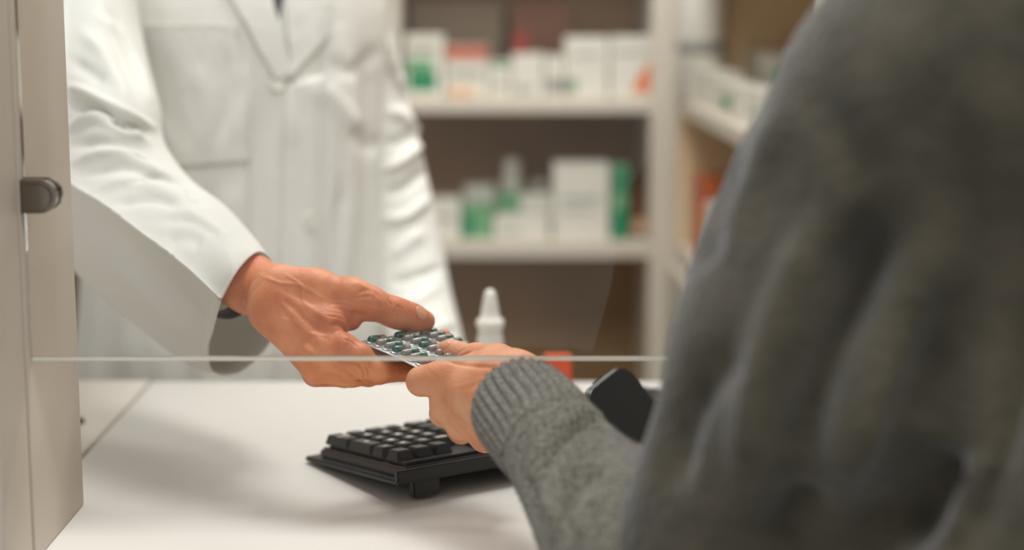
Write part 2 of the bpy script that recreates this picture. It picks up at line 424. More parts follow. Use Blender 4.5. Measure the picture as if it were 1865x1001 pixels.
def keycap(w, d):
    bm = bmesh.new(); box(bm, (-w / 2, -d / 2, 0), (w / 2, d / 2, .0085), 0)
    for v in bm.verts:
        if v.co.z > .004: v.co.x *= (w - .0052) / w; v.co.y = v.co.y * (d - .0055) / d - .0006
    bmesh.ops.bevel(bm, geom=list(bm.edges), offset=.0008, segments=2, affect='EDGES')
    me = bpy.data.meshes.new('key'); bm.to_mesh(me); bm.free(); me.materials.append(M['black_key']); return me
keymesh = {}
txtmesh = {}
def text_mesh(s):
    if s not in txtmesh:
        cu = bpy.data.curves.new('t', 'FONT'); cu.body = s; cu.size = .0105 if len(s) < 2 else .0056; cu.align_x = 'CENTER'; cu.align_y = 'CENTER'; cu.extrude = .00008; cu.offset = .00025
        to = bpy.data.objects.new('t', cu); COL.objects.link(to); bpy.context.view_layer.update()
        me = bpy.data.meshes.new_from_object(to.evaluated_get(bpy.context.evaluated_depsgraph_get())); me.materials.clear(); me.materials.append(M['legend'])
        bpy.data.objects.remove(to); txtmesh[s] = me
    return txtmesh[s]
U = .0188; RP = (dep - .034) / 6.2
# rows measured from the front edge (0) to the rear (5); x from the number pad end
layout = []
pad = [[('.', 1), ('0', 2)], [('3', 1), ('2', 1), ('1', 1)], [('6', 1), ('5', 1), ('4', 1)], [('9', 1), ('8', 1), ('7', 1)], [('-', 1), ('*', 1), ('/', 1), ('Num', 1)]]
def put(xk, row, w, h, s): layout.append((xk, row, w, h, s))
put(0, 0, 1, 2, 'Enter'); put(0, 2, 1, 2, '+')
for r_, row in enumerate(pad):
    x = 1 if r_ < 4 else 0
    for s, w in row: put(x, r_, w, 1, s); x += w
for s, x, r_ in () and (('>', 4.25, 0), ('v', 5.25, 0), ('<', 6.25, 0), ('^', 5.25, 1), ('PgDn', 4.25, 3), ('End', 5.25, 3), ('Del', 6.25, 3), ('PgUp', 4.25, 4), ('Home', 5.25, 4), ('Ins', 6.25, 4)): put(x, r_, 1, 1, s)
rows = [[('Ctrl', 1.25), ('', 1.25), ('', 1.25), ('Alt', 1.25), ('', 6.25), ('Alt', 1.25), ('', 1.25), ('Ctrl', 1.25)],
        [('Shift', 2.75)] + [(c, 1) for c in '/.,MNBVCXZ'] + [('Shift', 2.25)],
        [('Enter', 2.25)] + [(c, 1) for c in "';LKJHGFDSA"] + [('Caps', 1.75)],
        [('\\', 1.5)] + [(c, 1) for c in '][POIUYTREWQ'] + [('Tab', 1.5)],
        [('Back', 2)] + [(c, 1) for c in '=-0987654321`']]
for r_, row in enumerate(rows):
    x = 4.2
    for s, w in row: put(x, r_, w, 1, s); x += w
for i in range(3): put(i, 5.2, 1, 1, '')
x = 4.2
for i in range(12):
    put(x, 5.2, 1, 1, 'F%d' % (12 - i)); x += 1.18 if i % 4 != 3 else 1.6
put(18.2, 5.2, 1, 1, 'Esc')
def keyorder(l): return l[0]
layout.sort(key=keyorder)
rest = []
for n_, (xk, row, w, h, s) in enumerate(layout):
    kx = .012 + (xk + w / 2) * U; ky = .016 + (row + h / 2) * RP
    key = (w, h)
    if key not in keymesh: keymesh[key] = keycap(w * U - .0012, h * RP - .0012)
    m = KM @ Matrix.Translation((kx, ky, .0155))
    if n_ < 92:
        o = bpy.data.objects.new('key', keymesh[key]); COL.objects.link(o); o.parent = kb; o.matrix_parent_inverse = Matrix.Translation(kb.location).inverted(); o.matrix_basis = m
        if s and xk < 13:
            t = bpy.data.objects.new('key_print', text_mesh(s)); COL.objects.link(t); t.parent = o
            # lettering reads from the pharmacist's side
            t.matrix_basis = Matrix.Translation((0, -.0004, .00862)) @ Matrix.Rotation(math.pi, 4, 'Z')
    else: rest.append((keymesh[key], m))
bm = bmesh.new()
for me, m in rest:
    b2 = bmesh.new(); b2.from_mesh(me); b2.transform(m); t = bpy.data.meshes.new('t'); b2.to_mesh(t); b2.free(); bm.from_mesh(t)
o = bm_obj('key_block', bm, M['black_key'], kb); o['kind'] = 'stuff'
# posts under the keycaps (dark switch plate)
bm = bmesh.new(); box(bm, (.016, .020, .0115), (kl - .016, dep - .010, .0158), 0, mtx=KM); bm_obj('switch_plate', bm, M['black'], kb)

# ------------------------------------------------------------------ things on the counter behind
sp = Q(893, 722, CT)
st = thing('nasal_spray_bottle', 'white nasal spray bottle standing on the counter behind the hands', 'bottle', (sp[0], sp[1], CT))
s_ = pxm(sp[1])
top = P(893, 526, sp[1])[2] - CT
def at(y): return P(893, y, sp[1])[2] - CT
bm = lathe([(.010, 0), (.0165, .001), (.0175, .004), (.0175, at(655)), (25 * s_, at(640)), (24.5 * s_, at(622)), (23 * s_, at(612)), (21.5 * s_, at(604))]); o = bm_obj('bottle_body', bm, M['white_plastic'], None, True); o.parent = st
bm = lathe([(22 * s_, at(606)), (22 * s_, at(597)), (25.5 * s_, at(594)), (26 * s_, at(589)), (25.5 * s_, at(583)), (22 * s_, at(580)), (17.5 * s_, at(577)), (16.5 * s_, at(565)), (12 * s_, at(542)), (10.5 * s_, at(534)), (8 * s_, at(529)), (4 * s_, at(526.5))]); o = bm_obj('nozzle_cap', bm, M['white_plastic'], None, True); o.parent = st
def carton(name, label, x, y, z, w, d, h, mats, group=None, rot=0, marks=(), cat='box'):
    """marks: (x0,x1,z0,z1,material) in fractions of the face towards us"""
    t = thing(name, label, cat, (x, y, z), group)
    bm = bmesh.new(); box(bm, (-w / 2, 0, 0), (w / 2, d, h), .0012); o = bm_obj('carton', bm, mats); o.parent = t
    for n_, (a, b, c, e, mm) in enumerate(marks):
        bm = bmesh.new(); box(bm, (-w / 2 + a * w, -.0006 - .0005 * n_, c * h), (-w / 2 + b * w, .0008, e * h)); o = bm_obj('print', bm, mm); o.parent = t
    t.rotation_euler.z = rot
    return t
rb = Q(1016, 703, CT)
carton('medicine_box', 'small red orange box at the rear edge of the counter behind the grey cuff', rb[0], rb[1], CT, .029, .02, P(1012, 650, rb[1])[2] - CT, M['redorange'])

# phone leaning in a small stand
tl = P(1052, 722, 1.47); tr = P(1140, 655, 1.53)
e1 = (tr - tl) / np.linalg.norm(tr - tl)                  # along the top short edge
dn = np.array([.62, -.10, -.78]); dn = dn - e1 * (dn @ e1); dn /= np.linalg.norm(dn)
nn = np.cross(e1, dn); nn = nn if nn[1] < 0 else -nn
c0 = tr                                                    # rounded corner at the upper right
w_, h_, t_ = .073, .145, .008
PM = Matrix(((-e1[0], dn[0], nn[0], c0[0]), (-e1[1], dn[1], nn[1], c0[1]), (-e1[2], dn[2], nn[2], c0[2]), (0, 0, 0, 1)))
def slab(x0, y0, x1, y1, z0, z1, rr, bev):
    bm = bmesh.new(); ps = []
    for cx, cy, a0 in ((x1 - rr, y1 - rr, 0), (x0 + rr, y1 - rr, 90), (x0 + rr, y0 + rr, 180), (x1 - rr, y0 + rr, 270)):
        for a in np.linspace(a0, a0 + 90, 9): ps.append((cx + rr * math.cos(math.radians(a)), cy + rr * math.sin(math.radians(a))))
    A = [bm.verts.new((x, y, z0)) for x, y in ps]; f = bm.faces.new(A); ex = bmesh.ops.extrude_face_region(bm, geom=[f])
    for v in ex['geom']:
        if isinstance(v, bmesh.types.BMVert): v.co.z = z1
    if bev: bmesh.ops.bevel(bm, geom=[e for e in bm.edges if abs(e.verts[0].co.z - e.verts[1].co.z) < 1e-7], offset=bev, segments=3, affect='EDGES')
    bmesh.ops.transform(bm, matrix=PM, verts=bm.verts)
    return bm
# shorten so that the lowest corner stands on the counter
low = min((PM @ Vector((x, y, 0))).z for x in (0, w_) for y in (h_,))
while low < CT + .001: 
    h_ -= .001; low = min((PM @ Vector((x, y, 0))).z for x in (0, w_) for y in (h_,))
ph = thing('smartphone', 'black smartphone tilted upright behind the grey sweater sleeve', 'phone', tuple(PM @ Vector((w_ / 2, h_, 0))))
bm_obj('phone_case', slab(0, 0, w_, h_, -t_, 0, .019, .002), M['phone_rim'], ph, True)
bm_obj('phone_glass', slab(.0025, .0025, w_ - .0025, h_ - .0025, -.001, .0006, .0165, 0), M['phone'], ph)
bm_obj('side_button', slab(.034, -.0012, .048, .003, -.0055, -.0025, .0014, 0), M['phone'], ph)

# ------------------------------------------------------------------ blister pack
O = P(653, 619, 1.40)
v_ = np.array([.0070, -.0062, -.0017]); u_ = np.array([.0200, .0229, -.0017])
lv, lu = np.linalg.norm(v_), np.linalg.norm(u_); vh = v_ / lv; uh = u_ - vh * (u_ @ vh); uh /= np.linalg.norm(uh)
nh = np.cross(uh, vh); nh = nh if nh[2] > 0 else -nh
BU, BV = 2.92 * lu, 7.45 * lv
bp = thing('blister_pack', 'silver blister pack of grey and green capsules held between both hands', 'blister pack', tuple(O))
def bend(u, v):
    return O + uh * u + vh * v + nh * (-.0025 * ((u / BU - .5) ** 2) * 2 + .0010 * math.sin(3 * v / BV))
nu_, nv_ = 30, 24; V = []; Fc = []
def rc(i, j):
    u = BU * i / nu_; v = BV * j / nv_; rr = .004
    for cu, cv in ((rr, rr), (BU - rr, rr), (rr, BV - rr), (BU - rr, BV - rr)):
        if (u - cu) * (1 if cu > BU / 2 else -1) > 0 and (v - cv) * (1 if cv > BV / 2 else -1) > 0:
            q = math.hypot(u - cu, v - cv)
            if q > rr: u = cu + (u - cu) * rr / q; v = cv + (v - cv) * rr / q
    return bend(u, v)
for s in (0, 1):
    for i in range(nu_ + 1):
        for j in range(nv_ + 1): V.append(rc(i, j) - nh * (.0006 * s))
st1 = (nu_ + 1) * (nv_ + 1)
for i in range(nu_):
    for j in range(nv_):
        q = [i * (nv_ + 1) + j, (i + 1) * (nv_ + 1) + j, (i + 1) * (nv_ + 1) + j + 1, i * (nv_ + 1) + j + 1]
        Fc.append(q); Fc.append([a + st1 for a in q[::-1]])
bd = [(i, 0) for i in range(nu_)] + [(nu_, j) for j in range(nv_)] + [(i, nv_) for i in range(nu_, 0, -1)] + [(0, j) for j in range(nv_, 0, -1)]
ids = [i * (nv_ + 1) + j for i, j in bd]
for a, b in zip(ids, ids[1:] + ids[:1]): Fc.append([a, a + st1, b + st1, b])
mesh_obj('foil_sheet', V, Fc, M['foil'], bp, False)
def capsule_mesh(flip):
    L, r = .0198, .0035; prof = []
    n = 8
    for a in np.linspace(-90, 0, n): prof.append((r * math.cos(math.radians(a)), -L / 2 + r + r * math.sin(math.radians(a))))
    prof.append((r, -.001)); prof.append((r * 1.05, -.0008)); prof.append((r * 1.05, L / 2 - r))
    for a in np.linspace(12, 90, n): prof.append((r * 1.05 * math.cos(math.radians(a)), L / 2 - r + r * math.sin(math.radians(a))))
    bm = bmesh.new(); seg = 20; rings = []
    for rr, x in prof: rings.append([bm.verts.new((x, rr * math.cos(2 * math.pi * i / seg), rr * math.sin(2 * math.pi * i / seg))) for i in range(seg)])
    for q, (a, b) in enumerate(zip(rings, rings[1:])):
        for i in range(seg):
            f = bm.faces.new((a[i], a[(i + 1) % seg], b[(i + 1) % seg], b[i])); f.material_index = 1 if q >= n else 0
    # moulded rim of the pocket on the sheet
    for sgn in (1,):
        ro = []; 
        for k_ in range(2):
            rg = []
            for i in range(28):
                a = 2 * math.pi * i / 28; ex = (L / 2 + .0002 + .0011 * k_); ey = (r + .0003 + .0010 * k_)
                xx = math.copysign(abs(math.cos(a)) ** .7, math.cos(a)) * ex; yy = math.copysign(abs(math.sin(a)) ** .8, math.sin(a)) * ey
                rg.append(bm.verts.new((xx, yy, -.0017 + (.0008 if k_ == 0 else 0))))
            ro.append(rg)
        for i in range(28):
            f = bm.faces.new((ro[0][i], ro[0][(i + 1) % 28], ro[1][(i + 1) % 28], ro[1][i])); f.material_index = 2
    me = bpy.data.meshes.new('capsule'); bmesh.ops.recalc_face_normals(bm, faces=bm.faces); bm.to_mesh(me); bm.free()
    for m in (M['cap_grey'], M['cap_green'], M['foil']): me.materials.append(m)
    me.polygons.foreach_set('use_smooth', [True] * len(me.polygons)); return me
cm = capsule_mesh(0)
flips = {(0, 0): 1, (1, 0): 1, (0, 3): 1, (1, 3): 1, (2, 3): 0, (1, 5): 0, (0, 5): 0}
for cidx in range(3):
    for r_ in range(7):
        c = bend((cidx + .47) * lu, (r_ + .72) * lv) + nh * .0018
        d = uh if not flips.get((cidx, r_), 0) else -uh
        yv = np.cross(nh, d)
        m = Matrix(((d[0], yv[0], nh[0], c[0]), (d[1], yv[1], nh[1], c[1]), (d[2], yv[2], nh[2], c[2]), (0, 0, 0, 1)))
        o = bpy.data.objects.new('capsule', cm); COL.objects.link(o); o.parent = bp; o.matrix_parent_inverse = Matrix.Translation(bp.location).inverted(); o.matrix_basis = m

# ------------------------------------------------------------------ pharmacist
pc = np.array([P(420, 400, 2.10)[0], 2.10, 0])
man = thing('person', 'person in a white lab coat holding out the blister pack from behind the counter', 'person', (pc[0], pc[1], 0))
Yh = 1.40
hand = []
# forearm and wrist
hand += chain([(250, 436, 1.66, 50), (372, 487, 1.533, 50)], .01)
hand += [cap(P(372, 487, 1.537), P(456, 517, 1.478), 50 * pxm(1.533), 51 * pxm(1.478), .01, flat=(ray(456, 517), .9))]
hand += [cap(P(456, 517, 1.478), P(520, 556, 1.432), 51 * pxm(1.455), 54 * pxm(1.42), .012, flat=(ray(500, 540), .8))]
# back of the hand: metacarpals fanned to the knuckles
for (mx, my, mY, mr, kk) in ((600, 590, 1.405, 36, .012), (590, 626, 1.40, 32, .012), (583, 652, 1.398, 31, .010), (575, 674, 1.408, 26, .010)):
    hand.append(cap(P(505, 560, 1.425), P(mx, my, mY), 44 * pxm(1.42), mr * pxm(mY), kk))
# ball of the thumb
hand += chain([(500, 520, 1.43, 42), (575, 528, 1.425, 36), (640, 540, 1.42, 30), (672, 552, 1.42, 28)], .010)
hand += chain([(585, 562, 1.42, 34), (634, 572, 1.425, 22)], .010)
# web fold between thumb and index
hand += chain([(612, 580, 1.412, 22), (640, 584, 1.418, 18)], .005)
# thumb
hand += chain([(640, 538, 1.42, 30), (676, 553, 1.422, 28), (714, 567, 1.43, 26.5), (735, 573, 1.438, 27)], .006)
hand += chain([(728, 573, 1.436, 26.5), (752, 579, 1.445, 25), (773, 584, 1.452, 20)], .005)
# index: over the edge of the sheet, then under it
hand += chain([(590, 616, 1.402, 30), (628, 632, 1.388, 25), (653, 646, 1.384, 22.5)], .0035)
hand += chain([(653, 646, 1.384, 22), (700, 655, 1.418, 18), (755, 640, 1.455, 16), (808, 613, 1.482, 15)], .004)
# middle
hand += chain([(585, 640, 1.39, 32), (640, 664, 1.385, 24), (692, 672, 1.388, 23)], .006)
hand += chain([(692, 672, 1.388, 23), (730, 672, 1.405, 19), (770, 660, 1.425, 16)], .004)
# ring
hand += chain([(577, 668, 1.40, 29), (640, 682, 1.405, 22), (690, 680, 1.412, 20)], .005)
hand += chain([(690, 680, 1.412, 20), (735, 678, 1.43, 16.5), (768, 670, 1.45, 15)], .003)
# little finger
hand += chain([(574, 682, 1.41, 23), (628, 688, 1.425, 17), (672, 688, 1.437, 15), (710, 683, 1.45, 13)], .004)
V, Fc = sdf_mesh(hand, .0009); V = smooth(V, Fc, 4)
V = sculpt(V, Fc, [
    ([(603, 592), (612, 589), (624, 592), (636, 605), (652, 618)], 4, -2.2),       # index finger lies in front of the web
    ([(636, 606), (650, 600), (660, 588)], 5, -.8),
    ([(600, 560), (622, 563), (640, 570), (652, 582)], 2.6, -.8), ([(596, 567), (618, 570), (632, 576), (644, 588)], 2.2, -.6), ([(594, 575), (612, 577), (630, 584)], 2.2, -.5), ([(604, 553), (628, 555), (650, 566)], 2.2, -.5), ([(606, 546), (630, 546), (652, 554)], 2.2, -.4),
    ([(640, 570), (655, 574), (668, 572)], 5, -1.6),
    ([(640, 512), (658, 520), (672, 528), (690, 536)], 6, 1.0), ([(650, 536), (664, 528), (680, 530), (694, 542)], 4, -.9), ([(640, 545), (660, 540), (676, 540)], 3, -.7), ([(655, 555), (680, 560), (700, 566)], 4, .5),
    ([(708, 548), (713, 556), (711, 568)], 1.9, -.9), ([(715, 550), (720, 560), (717, 572)], 1.9, -1.0), ([(722, 553), (727, 562), (724, 573)], 1.9, -.9), ([(730, 557), (733, 565), (730, 573)], 1.8, -.6), ([(701, 550), (705, 560), (702, 568)], 1.8, -.5),
    ([(712, 553), (722, 560)], 9, .8),
    ([(508, 534), (560, 560), (606, 586)], 7, .9), ([(512, 548), (560, 600), (592, 628)], 7, 1.0), ([(508, 560), (548, 626), (580, 656)], 7, .8),   # tendons
    ([(515, 545), (556, 582), (590, 608)], 6, -.8), ([(508, 558), (548, 612), (580, 640)], 6, -.8),
    ([(500, 580), (536, 585), (562, 606), (598, 612)], 3.5, .7), ([(470, 500), (510, 515), (548, 520), (590, 545)], 3.5, .6), ([(520, 500), (548, 520), (552, 548), (575, 566)], 3, .5),   # veins
    ([(600, 662), (632, 680), (664, 697)], 3.0, -2.0), ([(596, 650), (632, 657), (664, 668)], 3.2, -1.8), ([(566, 690), (610, 693), (656, 697)], 2.4, -1.6),
    ([(646, 668), (652, 680), (656, 692)], 2.0, -.8), ([(654, 664), (662, 676), (664, 690)], 2.0, -.9), ([(664, 662), (671, 674), (672, 688)], 1.9, -.7), ([(638, 666), (644, 676), (646, 686)], 2.0, -.5), ([(656, 672), (664, 682)], 8, .8),
    ([(626, 616), (634, 622), (632, 634)], 2.0, -.7), ([(634, 618), (643, 626), (640, 638)], 2.0, -.7), ([(643, 624), (650, 632)], 1.8, -.5),
    ([(424, 520), (440, 498), (462, 478)], 2.6, -.5), ([(436, 546), (452, 524), (474, 498)], 2.6, -.4), ([(446, 556), (462, 530), (486, 506)], 2.4, -.3),
])
# head, neck of the pharmacist (above the frame)
sh_c = np.array([pc[0] + .01, 2.10, 1.50]); hd = sh_c + np.array([.04, -.05, .26])
fdir = np.array([.45, -.89, 0]); fdir /= np.linalg.norm(fdir); sdir = np.array([-fdir[1], fdir[0], 0]); zup = np.array([0, 0, 1.0])
def head_prims(hd, fdir, sdir):
    return [cap(hd + zup * .03 - fdir * .015, hd + zup * .03 + fdir * .012, .083, .078, .02, flat=(sdir, .88)), cap(hd - zup * .03 + fdir * .02, hd - zup * .075 + fdir * .045, .06, .036, .03),
            cap(hd - zup * .06 - fdir * .02, hd - zup * .22 - fdir * .035, .058, .062, .02), cap(hd + zup * .012 + fdir * .088, hd - zup * .022 + fdir * .105, .008, .013, .01),
            cap(hd - zup * .05 + fdir * .084 - sdir * .016, hd - zup * .05 + fdir * .084 + sdir * .016, .007, .007, .006),
            cap(hd + zup * .02 + fdir * .094 - sdir * .03, hd + zup * .02 + fdir * .094 - sdir * .031, .013, .013, .008, op='s'), cap(hd + zup * .02 + fdir * .094 + sdir * .03, hd + zup * .02 + fdir * .094 + sdir * .031, .013, .013, .008, op='s'),
            cap(hd + zup * .018 - sdir * .078, hd - zup * .02 - sdir * .076, .014, .009, .005, flat=(sdir, .6)), cap(hd + zup * .018 + sdir * .078, hd - zup * .02 + sdir * .076, .014, .009, .005, flat=(sdir, .6))]
HV, HF = V.copy(), Fc.copy()
fa = P(250, 436, 1.66); fb = P(372, 487, 1.533); fr_ = 50 * pxm(1.66)
pcz = np.array([pc[0], pc[1] + .03, 0])
elb = P(165, 372, 1.72); rs = P(175, -60, 1.97); ls = P(605, -130, 2.17); lw = P(775, 640, 2.10)
crs = head_prims(hd, fdir, sdir) + [cap(pcz + zup * 1.0, pcz + zup * 1.36, .11, .12, .03, flat=(fdir, .7)), cap(pcz + zup * 1.46, hd - zup * .16, .06, .055, .03), cap(pcz + zup * 1.38, rs, .06, .04, .03), cap(pcz + zup * 1.38, ls, .06, .036, .03),
    cap(rs, elb, .042, .032, .02), cap(elb, fa, .032, fr_, .015), cap(fa, fb, fr_, 50 * pxm(1.533), .01), cap(ls, P(648, 150, 2.21), .036, .032, .02), cap(P(648, 150, 2.21), P(695, 300, 2.21), .032, .030, .02), cap(P(695, 300, 2.21), P(728, 430, 2.19), .030, .028, .02), cap(P(728, 430, 2.19), P(752, 540, 2.15), .028, .027, .02), cap(P(752, 540, 2.15), lw, .027, .025, .02)]
crs += fingers(lw, np.array([.05, -.05, -.99]), np.array([-.98, .1, 0]), 0)
cv, cf_ = sdf_mesh(crs, .0045); cv = smooth(cv, cf_, 1)
cn = (fb - fa) / np.linalg.norm(fb - fa)
body = bm_obj('body', join_body((V, Fc), (cv, cf_), fa * .6 + fb * .4, cn), M['skin_a'], man, True)
def hairm(hd, fdir, m, parent, long=0):
    pr = [cap(hd + zup * .05 - fdir * .03, hd + zup * .055 + fdir * .02, .088, .078, .02), cap(hd + zup * .03 - fdir * .05, hd - zup * (.04 + long) - fdir * .05, .075, .055, .02),
          cap(hd + zup * .0 + fdir * .13 - zup * .06, hd + zup * .0 + fdir * .115 + zup * .02, .085, .07, .015, op='s')]
    v, f = sdf_mesh(pr, .005); return mesh_obj('hair', v, f, m, parent)
hairm(hd, fdir, M['hair'], man)
from mathutils.bvhtree import BVHTree
def nail_on(name, px, py, along, L, w, parent, V, Fc):
    o, d = CAM, ray(px, py); T = BVHTree.FromPolygons([tuple(x) for x in V], [tuple(int(a) for a in q) for q in Fc])
    hit, n, _, _ = T.ray_cast(Vector(o), Vector(d).normalized()); hit = np.array(hit); n = np.array(n)
    if n @ d > 0: n = -n
    along = along - n * (along @ n); along /= np.linalg.norm(along); sd = np.cross(along, n); VV = []; FF = []; k = 14
    for i in range(k + 1):
        for j in range(k + 1):
            t = -1 + 2 * i / k; a = -1 + 2 * j / k; ex = math.copysign(abs(t) ** 1, t); ww = (1 - .55 * abs(t) ** 4) * (1 - .12 * (t < 0) * t * t)
            p = hit + along * t * L / 2 * (1 - .12 * a * a) + sd * a * w / 2 * ww
            loc, nn2, _, _ = T.find_nearest(Vector(p)); nn2 = np.array(nn2); nn2 = nn2 if nn2 @ n > 0 else -nn2
            VV.append(np.array(loc) + nn2 * (.0004 - .0004 * max(abs(a), abs(t) if t < 0 else 0) ** 4 + (.0004 if t > .8 else 0)))
    for i in range(k):
        for j in range(k): q = i * (k + 1) + j; FF.append((q, q + 1, q + k + 2, q + k + 1))
    ob = mesh_obj(name, VV, FF, M['nail'], parent); md = ob.modifiers.new('s', 'SOLIDIFY'); md.thickness = .0005; md.offset = -1 if (np.cross(VV[1] - VV[0], VV[k + 1] - VV[0]) @ n) > 0 else 1
    return ob
tc_ = P(765, 577, 1.452); ta = P(775, 584, 1.453) - P(742, 573, 1.44)
nup = -ray(765, 577) * .55 + np.array([.05, 0, 1.0])
nu1 = nup - ta * (nup @ ta) / (ta @ ta); nu1 /= np.linalg.norm(nu1)
nail_on('fingernail', 767, 568.5, ta, .0125, .0115, man, HV, HF)
# watch strap inside the cuff
wa = P(398, 512, 1.512); wb = P(420, 522, 1.495); wd = (wb - wa) / np.linalg.norm(wb - wa)
def ringm(name, c, axis, r, w, t, m, parent, sy=1.0):
    axis = axis / np.linalg.norm(axis); e = np.cross(axis, [0, 0, 1]); e /= np.linalg.norm(e); g2 = np.cross(axis, e); V = []; Fc = []; n = 48
    prof = [(-w / 2, r), (-w / 2, r + t * .7), (-w / 4, r + t), (w / 4, r + t), (w / 2, r + t * .7), (w / 2, r)]
    for i in range(n):
        a = 2 * math.pi * i / n
        for x, rr in prof: V.append(c + axis * x + (e * math.cos(a) * sy + g2 * math.sin(a)) * rr)
    k = len(prof)
    for i in range(n):
        for j in range(k): Fc.append((i * k + j, ((i + 1) % n) * k + j, ((i + 1) % n) * k + (j + 1) % k, i * k + (j + 1) % k))
    return mesh_obj(name, V, Fc, m, parent)
o = ringm('watch_strap', (wa + wb) / 2 - np.array([0, 0, .001]), wd, .0258, .022, .003, M['black'], man, .95); tag(o, 'black watch strap under the white cuff')

# --- lab coat: torso
coat = None
def torso_sec(z, cx, cy, hw, hd_, yaw, n=16):
    out = []
    for i in range(n):
        a = 2 * math.pi * i / n
        x = math.copysign(abs(math.cos(a)) ** .85, math.cos(a)) * hw; y = math.copysign(abs(math.sin(a)) ** .85, math.sin(a)) * hd_
        out.append((cx + x * math.cos(yaw) - y * math.sin(yaw), cy + x * math.sin(yaw) + y * math.cos(yaw), z))
    return out
yaw = math.radians(26)
secs = []
for z, dx, dy, hw, hdp in ((.35, -.01, .03, .225, .17), (.60, -.01, .03, .215, .155), (.85, -.005, .025, .20, .14), (1.0, 0, .02, .185, .128), (1.12, 0, .02, .182, .125), (1.25, 0, .015, .188, .128), (1.36, .0, .01, .195, .13), (1.46, .0, .01, .185, .11), (1.52, .0, .01, .13, .085), (1.56, .005, .0, .075, .065)):
    secs.append(torso_sec(z, pc[0] + dx, pc[1] + dy, hw, hdp, yaw))
V, Fc = loft(secs, 260, 330); Fc = orient(V, Fc)
# broad vertical drape folds, stronger towards the hem
px, py = proj(V); N = normals(V, Fc)
ang = np.arctan2(V[:, 1] - pc[1], V[:, 0] - pc[0]); hz = np.clip((1.45 - V[:, 2]) / .5, 0, 1)
V = V + N * (.0035 * np.sin(ang * 14 + V[:, 2] * 6) * hz + .0025 * np.sin(ang * 23 + 1 + V[:, 2] * 9) * hz)[:, None]
V = sculpt(V, Fc, [
    ([(592, 20), (590, 200), (588, 420), (590, 690)], 9, -7), ([(560, 60), (562, 250), (560, 450), (556, 690)], 16, 6),
    ([(488, 160), (470, 300), (466, 450), (470, 690)], 16, -6), ([(430, 330), (420, 430), (415, 560)], 18, 5), ([(385, 330), (370, 420), (360, 500)], 14, -6),
    ([(620, 60), (632, 200), (640, 300), (636, 500)], 18, 7), ([(665, 100), (672, 200), (670, 400), (668, 690)], 14, -8), ([(625, 330), (616, 450), (612, 690)], 10, -6),
    ([(645, 230), (665, 260), (690, 265)], 14, -8), ([(590, 150), (620, 190), (655, 240)], 14, 6), ([(600, 110), (640, 130), (690, 90)], 12, -5),
    ([(350, 120), (372, 180), (365, 280)], 14, 5), ([(410, 90), (420, 170), (400, 250)], 12, -5), ([(436, 110), (445, 180), (430, 250)], 10, 5), ([(300, 100), (318, 190), (330, 260)], 12, -4),
    ([(255, 60), (280, 140), (300, 230)], 10, -7), ([(330, 320), (300, 420), (290, 600)], 22, -6), ([(250, 480), (230, 560), (225, 690)], 18, 6), ([(190, 480), (180, 580), (175, 690)], 14, -6),
    ([(500, 150), (520, 190), (530, 260)], 10, 5), ([(530, 120), (560, 160), (590, 170)], 10, 4),
])
V = smooth(V, Fc, 2)
lab = mesh_obj('lab_coat', V, Fc, M['coat_body'], man)
Ntor = normals(V, Fc); ptx, pty = proj(V); vw = (Ntor * (CAM - V)).sum(1) > 0
cand = np.where(vw)[0]
def on_coat(px, py, off=.001):
    d = (ptx[cand] - px) ** 2 + (pty[cand] - py) ** 2; k = np.argsort(d)[:6]; j = cand[k]
    Y = (V0[j, 1]).mean(); n = Ntor[j].mean(0); n /= np.linalg.norm(n)
    return P(px, py, Y) + n * off, n
V0 = V.copy()
def patch(name, outline, m, parent, off=.0015, thick=.002, n=26, sag=0):
    """cloth panel laid on the coat: outline is a quad in picture order tl,tr,br,bl"""
    tl, tr, br, bl = [np.array(q, float) for q in outline]; VV = []; FF = []
    for i in range(n + 1):
        for j in range(n + 1):
            a, b = i / n, j / n
            q = tl * (1 - a) * (1 - b) + tr * a * (1 - b) + br * a * b + bl * (1 - a) * b
            if sag and b > .75: q[1] -= 0
            p, nn_ = on_coat(q[0], q[1], off + sag * math.sin(math.pi * a) * (1 - b)); VV.append(p)
    VV = np.array(VV)
    for i in range(n):
        for j in range(n): q = i * (n + 1) + j; FF.append((q, q + 1, q + n + 2, q + n + 1))
    FF = np.array(FF)
    VV = smooth(VV, FF, 1, .3) if False else VV
    N = normals(VV, FF)
    if (N * (CAM - VV)).sum() < 0: FF = FF[:, ::-1]
    o = mesh_obj(name, VV, FF, m, parent); md = o.modifiers.new('s', 'SOLIDIFY'); md.thickness = thick; md.offset = 1; md2 = o.modifiers.new('b', 'SMOOTH'); md2.iterations = 2; return o
pk = patch('breast_pocket', [(240, 42), (432, 42), (452, 296), (318, 306)], M['coat_body'], lab, .0012, .0022, 30, .006)
patch('pocket_hem', [(240, 42), (432, 42), (434, 66), (250, 66)], M['coat_body'], pk, .0030, .0018, 14, .006)
patch('placket', [(520, 150), (592, 130), (592, 740), (500, 740)], M['coat_body'], lab, .0012, .003, 36)
